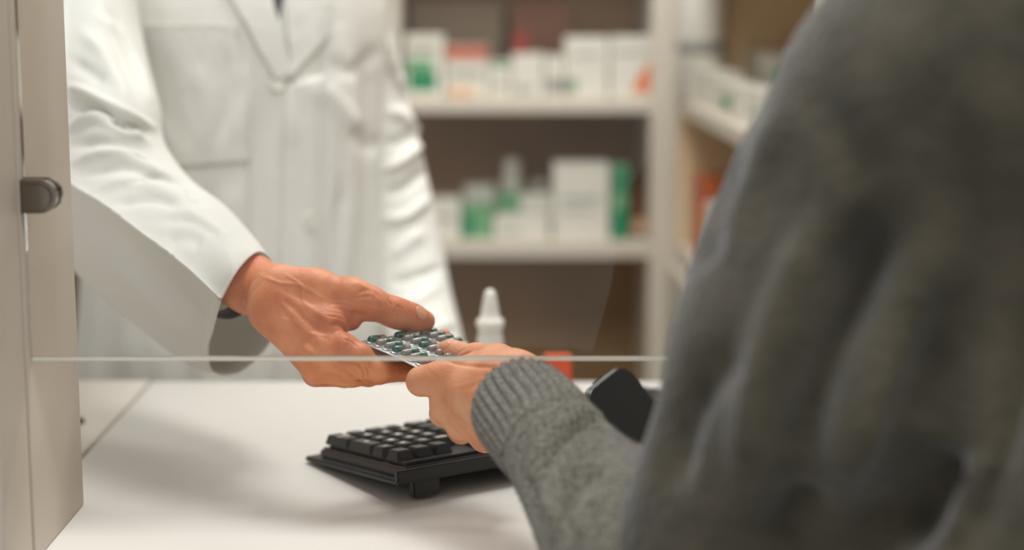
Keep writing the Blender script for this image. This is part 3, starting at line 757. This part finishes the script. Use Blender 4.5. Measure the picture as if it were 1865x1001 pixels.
# lapels meeting above the top button
patch('lapel', [(395, -40), (478, -60), (532, 140), (505, 150)], M['coat_body'], lab, .002, .005, 22)
patch('lapel', [(512, -60), (600, -60), (600, 60), (528, 146)], M['coat_body'], lab, .002, .004, 22)
patch('shirt', [(470, -60), (525, -60), (508, 36), (498, 36)], M['shirt'], man, .0006, .001, 10)
def button(px, py, sz=.009):
    p, n = on_coat(px, py, .0045)
    bm = lathe([(sz * .2, .0014), (sz * .75, .0012), (sz * .85, .0022), (sz, .0016), (sz, 0), (sz * .9, -.0006)], 24)
    for a in range(4):
        q = lathe([(sz * .1, .0012), (sz * .1, .0017)], 8); t = bpy.data.meshes.new('t'); bmesh.ops.translate(q, verts=q.verts, vec=(sz * .25 * math.cos(a * 1.57 + .78), sz * .25 * math.sin(a * 1.57 + .78), 0)); q.to_mesh(t); q.free(); bm.from_mesh(t)
    bmesh.ops.transform(bm, matrix=Matrix.Translation(Vector(p)) @ Vector(n).to_track_quat('Z', 'Y').to_matrix().to_4x4(), verts=bm.verts)
    bm_obj('button', bm, M['button'], lab, True)
button(503, 152, .008); button(562, 402, .009); button(556, 648, .009)

# --- reaching sleeve, lofted through sections from shoulder to cuff
def sec(*pts): return [P(*q) for q in pts]
SS = [
    sec((60, -150, 1.92), (130, -165, 1.87), (220, -160, 1.90), (275, -140, 1.98), (270, -120, 2.08), (200, -120, 2.12), (120, -120, 2.10), (70, -130, 2.02)),
    sec((50, 0, 1.86), (115, -20, 1.80), (190, -20, 1.81), (246, -10, 1.88), (250, 0, 1.98), (200, 10, 2.03), (110, 10, 2.00), (60, 10, 1.94)),
    sec((48, 130, 1.80), (110, 110, 1.73), (190, 90, 1.74), (250, 90, 1.80), (262, 90, 1.88), (210, 100, 1.95), (110, 120, 1.93), (55, 130, 1.88)),
    sec((40, 300, 1.74), (100, 250, 1.67), (200, 190, 1.66), (278, 180, 1.72), (284, 200, 1.80), (220, 240, 1.86), (120, 330, 1.84), (60, 370, 1.80)),
    sec((66, 400, 1.70), (120, 325, 1.60), (215, 270, 1.62), (290, 255, 1.69), (300, 280, 1.74), (270, 360, 1.78), (180, 440, 1.78), (110, 450, 1.73)),
    sec((130, 450, 1.66), (182, 368, 1.555), (262, 322, 1.595), (335, 318, 1.655), (352, 352, 1.70), (325, 440, 1.73), (240, 530, 1.72), (160, 520, 1.70)),
    sec((220, 520, 1.61), (262, 428, 1.510), (335, 372, 1.555), (402, 370, 1.615), (420, 408, 1.645), (395, 520, 1.67), (320, 610, 1.66), (245, 590, 1.65)),
    sec((312, 588, 1.55), (338, 486, 1.468), (398, 425, 1.510), (458, 428, 1.565), (472, 470, 1.595), (455, 580, 1.62), (390, 662, 1.60), (325, 652, 1.59)),
    sec((378, 632, 1.497), (401, 545, 1.430), (432, 488, 1.442), (474, 457, 1.478), (504, 500, 1.535), (502, 605, 1.55), (442, 676, 1.525), (388, 678, 1.52)),
]
SS = [[q[0]] + [tuple(np.array(q[1]) * .86 + np.array(q[0]) * .14), tuple(q[1]), tuple(np.array(q[1]) * .86 + np.array(q[2]) * .14)] + [tuple(x) for x in q[2:]] for q in SS]
shp = np.array([pc[0], pc[1] + .02, 1.40]) + np.array([math.cos(yaw), math.sin(yaw), 0]) * -.10
top_ = np.array(SS[0]); cen = top_.mean(0)
SS = [[tuple(shp + (q - cen) * .45) for q in top_], [tuple(cen * .55 + shp * .45 + [0, 0, .035] + (q - cen) * .92) for q in top_]] + SS
V, Fc = loft(SS, 300, 460); Fc = orient(V, Fc)
V = sculpt(V, Fc, [
    ([(128, 160), (165, 175), (215, 205), (275, 232)], 9, 9), ([(128, 190), (170, 200), (230, 232), (262, 236)], 8, -8), ([(128, 232), (175, 216), (225, 240), (270, 262)], 7, 8),
    ([(150, 60), (190, 100), (215, 150), (235, 190)], 12, 5), ([(200, 20), (235, 90), (268, 160)], 9, -4), ([(180, 30), (230, 80), (275, 180)], 9, 5), ([(130, 110), (165, 130), (190, 150)], 12, -5),
    ([(130, 268), (180, 256), (230, 268), (290, 300)], 9, -6), ([(130, 300), (190, 280), (250, 290), (310, 330)], 9, 6), ([(150, 320), (220, 305), (290, 320), (345, 350)], 9, -5),
    ([(180, 345), (230, 330), (300, 345), (360, 372)], 10, 4), ([(210, 372), (270, 362), (330, 372)], 10, -4),
    ([(240, 330), (290, 322), (350, 340)], 6, -4), ([(340, 340), (355, 360), (375, 372)], 7, -5),
    ([(300, 440), (340, 430), (370, 440)], 16, -3), ([(330, 380), (390, 410), (430, 440)], 12, 3), ([(290, 400), (350, 400), (400, 430)], 12, -2.5),
    ([(180, 400), (260, 470), (330, 540), (375, 590)], 16, -4), ([(200, 470), (280, 550), (350, 620)], 14, 3),
    ([(444, 470), (420, 500), (396, 545), (382, 600), (380, 640)], 3.2, -1.1), ([(458, 462), (412, 520), (392, 556)], 60, 0),
])
V = smooth(V, Fc, 1)
slv = mesh_obj('sleeve', V, Fc, M['coat'], lab); md = slv.modifiers.new('s', 'SOLIDIFY'); md.thickness = .0016; md.offset = -1
# --- hanging sleeve on the other side
S2 = []
def rsec(c, axis, r, n=12, fl=1.0):
    axis = axis / np.linalg.norm(axis); e = np.cross(axis, [0, 1, 0]); e /= np.linalg.norm(e); g = np.cross(axis, e)
    return [c + (e * math.cos(2 * math.pi * i / n) + g * math.sin(2 * math.pi * i / n) * fl) * r for i in range(n)]
ctrl = [(620, -120, 2.16, .066), (630, 20, 2.19, .062), (648, 150, 2.21, .060), (690, 300, 2.21, .056), (728, 430, 2.19, .051), (752, 540, 2.15, .048), (772, 620, 2.10, .047), (782, 680, 2.06, .048)]
C3 = [P(a, b, c) for a, b, c, d in ctrl]
for i, (q, c) in enumerate(zip(ctrl, C3)):
    axd = C3[min(i + 1, len(C3) - 1)] - C3[max(i - 1, 0)]; S2.append(rsec(c, axd, q[3]))
t2 = np.array(S2[0]); c2 = t2.mean(0); sh2 = np.array([pc[0], pc[1] + .02, 1.40]) + np.array([math.cos(yaw), math.sin(yaw), 0]) * .09
S2 = [[sh2 + (q - c2) * .5 for q in t2], [c2 * .6 + sh2 * .4 + [0, 0, .03] + (q - c2) * .95 for q in t2]] + S2
V, Fc = loft(S2, 130, 330); Fc = orient(V, Fc)
V = sculpt(V, Fc, [
    ([(700, 310), (735, 290), (768, 260)], 9, 9), ([(702, 262), (735, 256), (764, 225)], 10, -6), ([(705, 350), (740, 340), (776, 310)], 9, -9), ([(706, 200), (740, 215), (765, 250)], 9, 7),
    ([(702, 400), (740, 395), (780, 360)], 9, 8), ([(712, 470), (745, 440), (770, 425)], 12, 6), ([(715, 515), (760, 500), (800, 490)], 7, -8),
    ([(725, 560), (765, 545), (800, 520)], 10, 5), ([(740, 610), (790, 600), (825, 590)], 8, 6), ([(715, 120), (725, 160), (745, 200)], 9, -6), ([(700, 60), (715, 120), (735, 160)], 9, 6)])
sl2 = mesh_obj('sleeve', V, Fc, M['coat_body'], lab); md = sl2.modifiers.new('s', 'SOLIDIFY'); md.thickness = .0016; md.offset = -1

def legs(c, d, s, m, parent, shoe, top=.92, rr=.105, lows=.09):
    pr = []
    for q in (-1, 1):
        h = c + s * (q * .095) + zup * top; kx = c + s * (q * .10) + zup * .48 + d * .015; an = c + s * (q * .10) + zup * .10
        pr += [cap(h, kx, rr, .075, .03), cap(kx, an, .075, .055, .02)]
        v, f = sdf_mesh([cap(an * [1, 1, 0] + zup * .04 - d * .04, an * [1, 1, 0] + zup * .035 + d * .15, .042, .036, .01)], .006)
        v[:, 2] = np.maximum(v[:, 2], .002); mesh_obj('shoe', v, f, shoe, parent)
    pr += [cap(c + s * -.06 + zup * top, c + s * .06 + zup * top, .12, .12, .04, flat=(d, .85))]
    v, f = sdf_mesh(pr, .008); return mesh_obj('trousers', v, f, m, parent)
legs(np.array([pc[0], pc[1] + .02, 0]), fdir, sdir, M['trousers'], man, M['shoe'], .86)

# ------------------------------------------------------------------ customer
tcx = np.array([.415, .975, 0])
cus = thing('person', 'person in a grey wool sweater seen from behind, taking the blister pack', 'person', tuple(tcx))
h2 = []
h2 += [cap(P(1190, 985, 1.095), P(972, 752, 1.262), .036, .027, .01)]
h2 += [cap(P(972, 752, 1.262), P(922, 722, 1.30), .0275, .029, .012)]
for (mx, my, mY, mr) in ((850, 684, 1.345, 32), (836, 715, 1.345, 33), (848, 748, 1.343, 31), (872, 775, 1.338, 27)):
    h2.append(cap(P(925, 724, 1.30), P(mx, my, mY), .026, mr * pxm(mY), .012))
h2.append(cap(P(920, 700, 1.31), P(870, 715, 1.33), .024, .020, .015))
# thumb side and thumb
h2 += chain([(950, 692, 1.305, 46), (905, 668, 1.345, 37), (868, 656, 1.375, 27)], .012)
h2 += chain([(905, 668, 1.345, 36), (868, 652, 1.378, 25), (840, 643, 1.395, 20)], .006)
h2 += chain([(840, 643, 1.395, 19.5), (822, 639, 1.400, 20.5), (811, 638, 1.403, 18)], .004)
# index, bent under the sheet
h2 += chain([(848, 684, 1.345, 32), (800, 688, 1.350, 27), (767, 694, 1.357, 25.5)], .010)
h2 += chain([(767, 694, 1.357, 25.5), (772, 684, 1.385, 20), (800, 672, 1.41, 17)], .006)
# middle, ring, little: curled away from us
h2 += chain([(838, 716, 1.345, 32), (815, 738, 1.362, 28), (808, 752, 1.375, 26)], .010); h2 += chain([(808, 752, 1.375, 25), (835, 735, 1.405, 19), (865, 722, 1.405, 17)], .004)
h2 += chain([(850, 750, 1.343, 30), (842, 774, 1.36, 25), (840, 784, 1.372, 24)], .008); h2 += chain([(840, 784, 1.372, 23), (868, 764, 1.40, 18), (890, 750, 1.40, 16)], .004)
h2 += chain([(876, 777, 1.338, 26), (882, 797, 1.352, 23), (886, 802, 1.362, 22)], .008); h2 += chain([(886, 802, 1.362, 20), (900, 786, 1.385, 16), (915, 772, 1.385, 15)], .004)
h2 += chain([(880, 776, 1.33, 32), (928, 790, 1.295, 36)], .014)
V, Fc = sdf_mesh(h2, .0009); V = smooth(V, Fc, 4)
V = sculpt(V, Fc, [
    ([(834, 656), (846, 646), (862, 639), (880, 634)], 2.2, -1.1), ([(826, 650), (836, 641), (848, 634)], 2.0, -.7), ([(845, 654), (860, 646), (872, 642)], 2.0, -.7), ([(854, 656), (870, 650), (890, 646)], 2.2, -.5),
    ([(806, 654), (836, 662), (870, 667), (905, 668)], 4, -1.5),
    ([(905, 705), (870, 712), (838, 720)], 8, .6), ([(905, 715), (872, 735), (850, 752)], 8, .6), ([(900, 730), (882, 755), (876, 775)], 8, .5),
    ([(790, 700), (800, 712), (812, 718)], 6, -.6), ([(826, 768), (838, 764), (850, 762)], 5, -.5), ([(862, 792), (870, 784)], 5, -.4),
    ([(775, 674), (790, 682), (800, 692)], 4, -.3), ([(910, 690), (880, 690), (850, 700), (820, 705)], 4, .35),
])
hd2 = np.array([.425, 1.0, 1.62]); f2 = np.array([-.10, .995, 0]); f2 /= np.linalg.norm(f2); s2 = np.array([-f2[1], f2[0], 0])
HV, HF = V.copy(), Fc.copy()
fa = P(1190, 985, 1.095); fb = P(972, 752, 1.262)
cz = tcx; ls = P(1700, 250, 1.0); rs = cz - s2 * .17 + zup * 1.34; re = cz - s2 * .24 + zup * 1.05; rw = cz - s2 * .2 + f2 * .14 + zup * .84
crs = head_prims(hd2, f2, s2) + [cap(cz + zup * .98, cz + zup * 1.28, .12, .11, .03, flat=(f2, .7)), cap(cz + zup * 1.38, hd2 - zup * .16, .055, .05, .03), cap(cz + zup * 1.34, ls, .06, .048, .04), cap(cz + zup * 1.34, rs, .06, .048, .04),
    cap(ls, P(1330, 985, 1.055), .048, .038, .02), cap(P(1330, 985, 1.055), fa, .038, .036, .015), cap(fa, fb, .036, .027, .01), cap(rs, re, .045, .036, .02), cap(re, rw, .036, .026, .02)]
crs += fingers(rw, np.array([.05, .1, -.99]), np.array([-.98, .1, 0]), 0)
cv, cf_ = sdf_mesh(crs, .0045); cv = smooth(cv, cf_, 1)
cn = (fb - fa) / np.linalg.norm(fb - fa)
bm_obj('body', join_body((V, Fc), (cv, cf_), fa * .35 + fb * .65, cn), M['skin_b'], cus, True)
hairm(hd2, f2, M['hair_b'], cus, .03)
ta = P(806, 636, 1.405) - P(832, 640, 1.398)
nup = np.array([-.15, -.35, 1.0]); nup = nup - ta * (nup @ ta) / (ta @ ta); nup /= np.linalg.norm(nup)
nail_on('fingernail', 810, 626.5, ta, .0095, .0095, cus, HV, HF)

# --- sweater: body and upper arm
sw = []
A0 = P(1690, 240, 1.0); A1 = P(1500, 630, 1.02); A2 = P(1335, 990, 1.05)
sw += [cap(A0, A1, .083, .083, .03), cap(A1, A2, .083, .073, .03), cap(P(1425, 300, 1.06), P(1375, 440, 1.06), .026, .024, .04)]
A3 = P(1850, 190, .98); sw += [cap(A3, A0, .085, .083, .04)]
cc = tcx
sw += [cap(cc + [-.05, -.01, .92], cc + [-.015, .0, 1.18], .185, .165, .05, flat=(f2, .72)), cap(cc + [.01, 0, 1.18], cc + [.0, .0, 1.30], .16, .14, .05, flat=(f2, .8))]
sw += [cap(cc + s2 * .12 + zup * 1.34, cc - s2 * .12 + zup * 1.34, .10, .10, .06), cap(cc - s2 * .17 + zup * 1.34, cc - s2 * .24 + zup * 1.05, .085, .07, .03), cap(cc - s2 * .24 + zup * 1.05, cc - s2 * .2 + f2 * .12 + zup * .90, .065, .055, .03)]
sw += [cap(cc + zup * 1.38, cc + zup * 1.455 + [.006, .008, 0], .085, .066, .05)]
V, Fc = sdf_mesh(sw, .005); V = smooth(V, Fc, 3)
V = sculpt(V, Fc, [
    ([(1350, 250), (1310, 350), (1290, 430), (1270, 480)], 20, -8), ([(1420, 200), (1370, 330), (1330, 430)], 26, 6),
    ([(1520, 380), (1430, 560), (1380, 720), (1360, 900)], 40, 14), ([(1620, 400), (1560, 560), (1500, 700), (1460, 850)], 42, -20), ([(1720, 420), (1640, 600), (1580, 760), (1520, 900)], 46, 18),
    ([(1330, 620), (1250, 760), (1210, 900)], 34, -12), ([(1430, 150), (1540, 260), (1600, 330)], 40, -5),
    ([(1740, 830), (1690, 880), (1650, 930), (1600, 1000)], 46, -34), ([(1800, 820), (1780, 900), (1740, 1000)], 30, 8), ([(1865, 560), (1845, 720), (1800, 900), (1770, 1000)], 30, -14),
    ([(1480, 880), (1440, 940), (1420, 1000)], 40, -14)])
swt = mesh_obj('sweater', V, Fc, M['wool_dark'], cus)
# forearm sleeve
ctrl = [(965, 755, 1.242, .0365), (994, 790, 1.214, .0372), (1029, 838, 1.190, .0400), (1068, 890, 1.165, .0455), (1112, 940, 1.137, .054), (1165, 990, 1.105, .062), (1240, 1030, 1.075, .062), (1330, 1010, 1.055, .050)]
C3 = [P(a, b, c) for a, b, c, d in ctrl]; S3 = []
for i, (q, c) in enumerate(zip(ctrl, C3)):
    axd = C3[min(i + 1, len(C3) - 1)] - C3[max(i - 1, 0)]; S3.append(rsec(c, axd, q[3]))
V, Fc = loft(S3[1:], 260, 330); Fc = orient(V, Fc)
V = sculpt(V, Fc, [
    ([(1105, 768), (1060, 770), (1015, 800), (994, 850), (988, 920)], 11, -10), ([(1100, 806), (1064, 820), (1030, 860), (1014, 910), (1008, 970)], 14, 11),
    ([(1100, 850), (1060, 870), (1035, 920), (1030, 980)], 11, -10), ([(1100, 900), (1070, 930), (1060, 985)], 12, 5), ([(1040, 740), (1070, 745), (1100, 770)], 9, 4), ([(960, 860), (975, 910), (985, 960)], 8, -4)])
FORE = (V.copy(), Fc.copy())
fs = mesh_obj('sleeve', V, Fc, M['wool'], swt)
# ribbed cuff
nv_c = 120; nu_c = 31 * 16
cC = [(944, 736, 1.2655, .0350), (952, 745, 1.255, .0368), (968, 762, 1.238, .0378), (988, 785, 1.219, .0382), (1006, 808, 1.204, .0384)]
CC = [P(a, b, c) for a, b, c, d in cC]; Sx = []
for i, (q, c) in enumerate(zip(cC, CC)):
    axd = CC[min(i + 1, len(CC) - 1)] - CC[max(i - 1, 0)]; Sx.append(rsec(c, axd, q[3]))
V, Fc = loft(Sx, nu_c, nv_c); Fc = orient(V, Fc)
N = normals(V, Fc); ui = np.arange(len(V)) % nu_c; vi = np.arange(len(V)) // nu_c
rib = np.abs(np.sin(math.pi * (31 * ui / nu_c - 2.6 * vi / nv_c))) ** .55
fade = np.clip((nv_c - vi) / 30, 0, 1)
knit = .0003 * np.sin(vi * 1.1)
V = V + N * ((.0046 * rib - .0030 + knit) * (.25 + .75 * fade) * np.clip(.35 + vi / 12, 0, 1))[:, None]
lip = np.clip(1 - vi / 6, 0, 1); V = V - N * (.002 * lip ** 2)[:, None]
CUFF = (V.copy(), Fc.copy())
cf = mesh_obj('cuff', V, Fc, M['wool_rib'], swt); md = cf.modifiers.new('s', 'SOLIDIFY'); md.thickness = .003; md.offset = -1
def fuzz(V, Fc, n, L, m, parent):
    c = V[Fc]; k = np.random.randint(0, len(Fc), n); w = np.random.rand(n, 4); w /= w.sum(1, keepdims=True); b = (c[k] * w[:, :, None]).sum(1)
    N = normals(V, Fc)[Fc[k, 0]]; d = N + np.random.normal(0, .75, (n, 3)); d /= np.linalg.norm(d, axis=1, keepdims=True)
    sd = np.cross(d, np.random.normal(0, 1, (n, 3))); sd /= np.linalg.norm(sd, axis=1, keepdims=True); l = L * (.4 + .9 * np.random.rand(n, 1)); t = .00007
    bend_ = np.random.normal(0, .35, (n, 3)) * l
    A = np.stack([b - sd * t - N * .0004, b + sd * t - N * .0004, b + d * l * .55 + sd * t, b + d * l * .55 - sd * t, b + d * l + bend_ * .6], 1).reshape(-1, 3)
    i = np.arange(n)[:, None] * 5; F4 = (i + np.array([[0, 1, 2, 3]])).tolist(); F3 = (i + np.array([[3, 2, 4]])).tolist()
    o = mesh_obj('wool_fuzz', A, F4 + F3, m, parent); o['kind'] = 'stuff'; return o
fuzz(*CUFF, 16000, .0022, M['wool_rib'], swt); fuzz(*FORE, 22000, .0024, M['wool'], swt)
legs(tcx + np.array([.02, 0, 0]), f2, s2, M['jeans'], cus, M['shoe'], .90, .10)

# ------------------------------------------------------------------ shelving behind
YS = 3.1; SD = .30
def X(px, Y=YS): return P(px, 300, Y)[0]
def Zs(py, Y=YS): return P(932, py, Y)[2]
shu = thing('shelf_unit', 'cream shelving with brown back panel behind the pharmacist', 'shelves', (.0, YS + .15, 0))
zt1, zb1 = Zs(181), Zs(206); zt2, zb2 = Zs(441), Zs(470)
xl, xr = X(718), X(1184)
XL2 = X(-100)
def shelfpart(name, lo, hi, m=M['shelf'], parent=shu): bm = bmesh.new(); box(bm, lo, hi, .0015); return bm_obj(name, bm, m, parent)
shelfpart('shelf', (XL2, YS, zb1), (xr, YS + SD, zt1)); shelfpart('shelf', (XL2, YS, zb2), (xr, YS + SD, zt2))
shelfpart('shelf', (XL2, YS, zt1 + .30), (xr, YS + SD, zt1 + .325)); shelfpart('shelf', (XL2, YS, .12), (xr, YS + SD, .145))
shelfpart('upright', (xr, YS - .006, 0), (X(1232), YS + SD, 2.1)); shelfpart('upright', (xl - .011, YS + .001, zt1), (xl + .011, YS + SD - .001, zt1 + .30))
shelfpart('upright', (XL2 - .025, YS - .003, 0), (XL2, YS + SD, 2.1))
shelfpart('back_panel', (XL2, YS + SD, 0), (X(1232), YS + SD + .01, 2.1), M['shelf_back'])
GR = 'medicine cartons on the upper shelf'; GL = 'medicine cartons on the lower shelf'
def item(px0, px1, top, z, label, m, marks=(), Y=YS + .03, d=.07, group=GR, name='medicine_box'):
    x0, x1 = P(px0, top, Y)[0], P(px1, top, Y)[0]; h = P((px0 + px1) / 2, top, Y)[2] - z
    return carton(name, label, (x0 + x1) / 2, Y, z, x1 - x0, d, h, m, group, 0, marks)
item(737, 808, 64, zt1, 'white carton with green panel, leftmost on the upper shelf', M['carton'], [(.1, .8, .12, .42, M['green']), (.05, .72, .42, .62, M['green_soft']), (.1, .8, .75, .82, M['grey_print'])])
item(812, 888, 84, zt1, 'white carton with salmon top band on the upper shelf', M['carton'], [(0, 1, .74, 1, M['salmon']), (.05, .7, .03, .2, M['peach']), (.1, .9, .45, .52, M['grey_print'])])
item(891, 929, 112, zt1, 'low white carton beside the salmon banded carton', M['carton'], [(.1, .9, .85, .98, M['green_soft']), (.2, .8, .3, .4, M['grey_print'])])
item(932, 990, 98, zt1, 'plain white carton under the dark red box', M['carton'], [(.1, .7, .1, .3, M['carton_grey'])])
item(994, 1026, 102, zt1, 'narrow white carton with dark grey print on the upper shelf', M['carton'], [(.1, 1, .15, .45, M['grey_print'])])
item(1029, 1108, 68, zt1, 'tall white carton with small grey and green mark on the upper shelf', M['carton'], [(0, .25, .1, .32, M['grey_print']), (.1, .3, .16, .28, M['green_soft']), (.2, .8, .7, .75, M['carton_grey'])])
t = item(1112, 1198, 67, zt1, 'tall white carton with orange corner beside the upright', M['carton'], [(.1, .8, .72, .77, M['grey_print'])])
bm = bmesh.new(); w7 = P(1198, 67, YS + .03)[0] - P(1112, 67, YS + .03)[0]; h7 = P(1150, 67, YS + .03)[2] - zt1
vs = [bm.verts.new(q) for q in ((w7 * .49, -.0008, .1 * h7), (-w7 * .05, -.0008, .1 * h7), (w7 * .1, -.0008, .35 * h7), (w7 * .32, -.0008, .6 * h7), (w7 * .49, -.0008, .68 * h7))]; f = bm.faces.new(vs); ex = bmesh.ops.extrude_face_region(bm, geom=[f])
for v in ex['geom']:
    if isinstance(v, bmesh.types.BMVert): v.co.y = .001
o = bm_obj('print', bm, M['orange']); o.parent = t
item(930, 1040, 2, zt1, 'large brown carton at the back of the upper shelf', M['brown'], (), YS + .16, .09)
item(748, 915, 0, zt1, 'wide taupe carton at the back of the upper shelf', mat('taupe_carton', (124, 108, 88), .7), (), YS + .17, .09)
rbx = item(934, 962, 58, P(945, 98, YS + .04)[2], 'small dark red box standing on a white carton', M['red'], (), YS + .04, .05)
# lower shelf
item(786, 838, 364, zt2, 'small white carton leftmost on the lower shelf', M['carton'], [(.2, .8, .5, .6, M['carton_grey'])], group=GL)
item(842, 896, 372, zt2, 'green fronted carton on the lower shelf', M['carton'], [(0, 1, .06, 1, M['green_soft']), (0, .4, .1, .75, M['green'])], group=GL)
item(846, 900, 341, P(870, 371, YS + .03)[2], 'grey carton lying on the green fronted carton', M['carton_grey'], (), group=GL)
item(899, 1000, 395, zt2, 'low white carton in front of the white bottle', M['carton'], [(.1, .5, .3, .5, M['carton_grey'])], group=GL)
item(902, 1004, 352, zt2, 'pale green carton standing behind the low white carton', M['green_soft'], [(.45, 1, .3, 1, M['carton'])], YS + .105, .03, GL)
item(1008, 1110, 298, zt2, 'large white carton in the middle of the lower shelf', M['carton'], [(.15, .85, .5, .58, M['carton_grey']), (.15, .7, .38, .42, M['carton_grey'])], group=GL)
item(1116, 1144, 302, zt2, 'slim green carton standing beside the large white carton', M['green_soft'], [(0, 1, .05, .42, M['green']), (.1, 1, .62, .95, M['green'])], group=GL)
item(1148, 1178, 350, zt2, 'brown carton beside the upright on the lower shelf', M['brown'], [(.1, .9, .1, .4, M['peach'])], YS + .08, group=GL)
def bottle(label, px, y0, z, r, Y, group=None, m=M['white_plastic'], lbl=None, lz=(.2, .55)):
    c = P(px, y0, Y); h = c[2] - z; t = thing('medicine_bottle', label, 'bottle', (c[0], Y + r, z), group)
    bm = lathe([(r * .8, 0), (r, .003), (r, h * .68), (r * .92, h * .74), (r * .55, h * .79), (r * .55, h * .82)]); o = bm_obj('bottle_body', bm, m, None, True); o.parent = t
    bm = lathe([(r * .7, h * .81), (r * .72, h * .82), (r * .7, h * .99), (r * .62, h)]); o = bm_obj('cap', bm, m, None, True); o.parent = t
    if lbl is not None:
        bm = lathe([(r * 1.0, h * lz[0]), (r * 1.012, h * lz[0]), (r * 1.012, h * lz[1]), (r * 1.0, h * lz[1])]); o = bm_obj('bottle_print', bm, lbl, None, True); o.parent = t
    return t
bottle('white bottle standing behind the green banded carton on the lower shelf', 932, 292, zt2, .021, YS + .14)
bottle('small white bottle to the right of the taller one on the lower shelf', 983, 330, zt2, .017, YS + .15)

# side unit along the right, running towards us
d0 = np.array([P(1235, 200, YS)[0], YS - .007]); pB = Q(1370, 247, zt1); d1 = np.array([pB[0], pB[1]]); dr = (d1 - d0) / np.linalg.norm(d1 - d0); pr_ = np.array([-dr[1], dr[0]]); pr_ = pr_ if pr_[0] > 0 else -pr_
su = thing('side_shelf_unit', 'cream side shelving running forward beside the customer shoulder', 'shelves', (d0[0] + .3, d0[1] - .5, 0))
ang_ = math.atan2(dr[1], dr[0])
SM = Matrix(((dr[0], pr_[0], 0, d0[0]), (dr[1], pr_[1], 0, d0[1]), (0, 0, 1, 0), (0, 0, 0, 1)))
LS = 1.17
def sp2(name, lo, hi, m=M['shelf']): bm = bmesh.new(); box(bm, lo, hi, .0015, mtx=SM); return bm_obj(name, bm, m, su)
sp2('shelf', (.012, 0, zb1), (LS, .28, zt1)); sp2('shelf', (.012, 0, zb2), (LS, .28, zt2)); sp2('shelf', (.006, 0, zt1 + .30), (LS, .28, zt1 + .32))
sp2('lower_cabinet', (.006, .002, .05), (LS, .28, zb2 - .001)); sp2('end_panel', (.0, .001, 0), (.0055, .28, 2.1), M['shelf_back_right']); sp2('back_panel', (.006, .281, 0), (LS, .29, 2.1), M['shelf_back_right']); sp2('upright', (LS, 0, 0), (LS + .02, .29, 2.1))
for q in range(2): sp2('cabinet_door', (.01 + q * .58, -.016, .08), (.582 + q * .58, .0005, zb2 - .004))
def sitem(px0, px1, top, z, depth_in, m, label, marks=(), grp='items on the side shelves', dd=.05):
    """carton whose broad side faces left, standing depth_in behind the shelf front"""
    # find distance along the unit for a pixel column
    def along(px):
        best = min(np.linspace(0, LS, 800), key=lambda s: abs(proj(np.array([[*(d0 + dr * s + pr_ * depth_in), z + .05]]))[0][0] - px)); return best
    s0, s1 = max(along(px0), .012), max(along(px1), .045); w = s1 - s0; c = d0 + dr * (s0 + s1) / 2 + pr_ * depth_in
    Yc = c[1]; h = P((px0 + px1) / 2, top, Yc)[2] - z
    return carton('medicine_box', label, c[0], c[1], z, w, dd, h, m, grp, ang_, marks)
sitem(1268, 1297, 128, zt1, .02, M['carton'], 'plain cream carton in front of the large bottle on the side shelf')
sitem(1300, 1352, 152, zt1, .02, M['carton'], 'white carton with a green spot at the front of the upper side shelf', [(.3, .62, .25, .6, M['green_soft']), (.38, .55, .3, .55, M['green'])])
sitem(1355, 1384, 162, zt1, .025, M['carton'], 'white carton next to the green spotted one on the side shelf', [(.3, .8, .3, .5, M['carton_grey'])])
sitem(1362, 1408, 96, zt1, .12, M['carton'], 'tall white carton standing behind the small ones on the side shelf', [(.2, .9, .1, .2, M['peach'])])
sitem(1411, 1426, 128, zt1, .10, M['green'], 'narrow green carton beside the customer shoulder on the side shelf')
sitem(1430, 1470, 70, zt1, .17, M['salmon'], 'salmon carton at the back of the upper side shelf')
bt = d0 + dr * .055 + pr_ * .085
t = bottle('large white bottle in the corner of the side shelf', 1284, -150, zt1, .040, bt[1] - .040, 'items on the side shelves', M['white_plastic'], M['grey_print'], (.27, .34))
sitem(1241, 1258, 352, zt2, .02, M['carton_grey'], 'grey carton nearest the upright on the lower side shelf')
sitem(1261, 1280, 322, zt2, .02, M['orange'], 'slim orange carton on the lower side shelf', [(0, 1, .72, 1, M['salmon'])])
sitem(1284, 1300, 372, zt2, .02, M['carton'], 'white carton beside the orange one on the lower side shelf')
sitem(1287, 1312, 335, zt2, .075, M['teal'], 'dark teal carton behind the white one on the lower side shelf')

# ------------------------------------------------------------------ light
def area(name, loc, rot, sx, sy, e, col=(1, .995, .985)):
    l = bpy.data.lights.new(name, 'AREA'); l.shape = 'RECTANGLE'; l.size = sx; l.size_y = sy; l.energy = e; l.color = col
    o = bpy.data.objects.new(name, l); COL.objects.link(o); o.location = loc; o.rotation_euler = [math.radians(a) for a in rot]; return o
area('ceiling_and_fill_lamp', (-.10, 1.84, 2.65), (0, 0, 0), .5, .5, 15.5)
area('ceiling_and_fill_lamp', (.55, 2.68, 2.65), (10, 0, 0), 1.3, .4, 19)
area('ceiling_and_fill_lamp', (.1, .5, 2.6), (34, 0, 0), 1.0, .5, 17.5)  # front fill, added and aimed to brighten the coat's torso
w = bpy.data.worlds.new('world'); sc.world = w; w.use_nodes = True
w.node_tree.nodes['Background'].inputs[0].default_value = (.99, .99, 1, 1); w.node_tree.nodes['Background'].inputs[1].default_value = .78
vs = sc.view_settings; vs.view_transform = 'Standard'; vs.look = 'None'; vs.exposure = .12; vs.gamma = 1; vs.use_curve_mapping = False
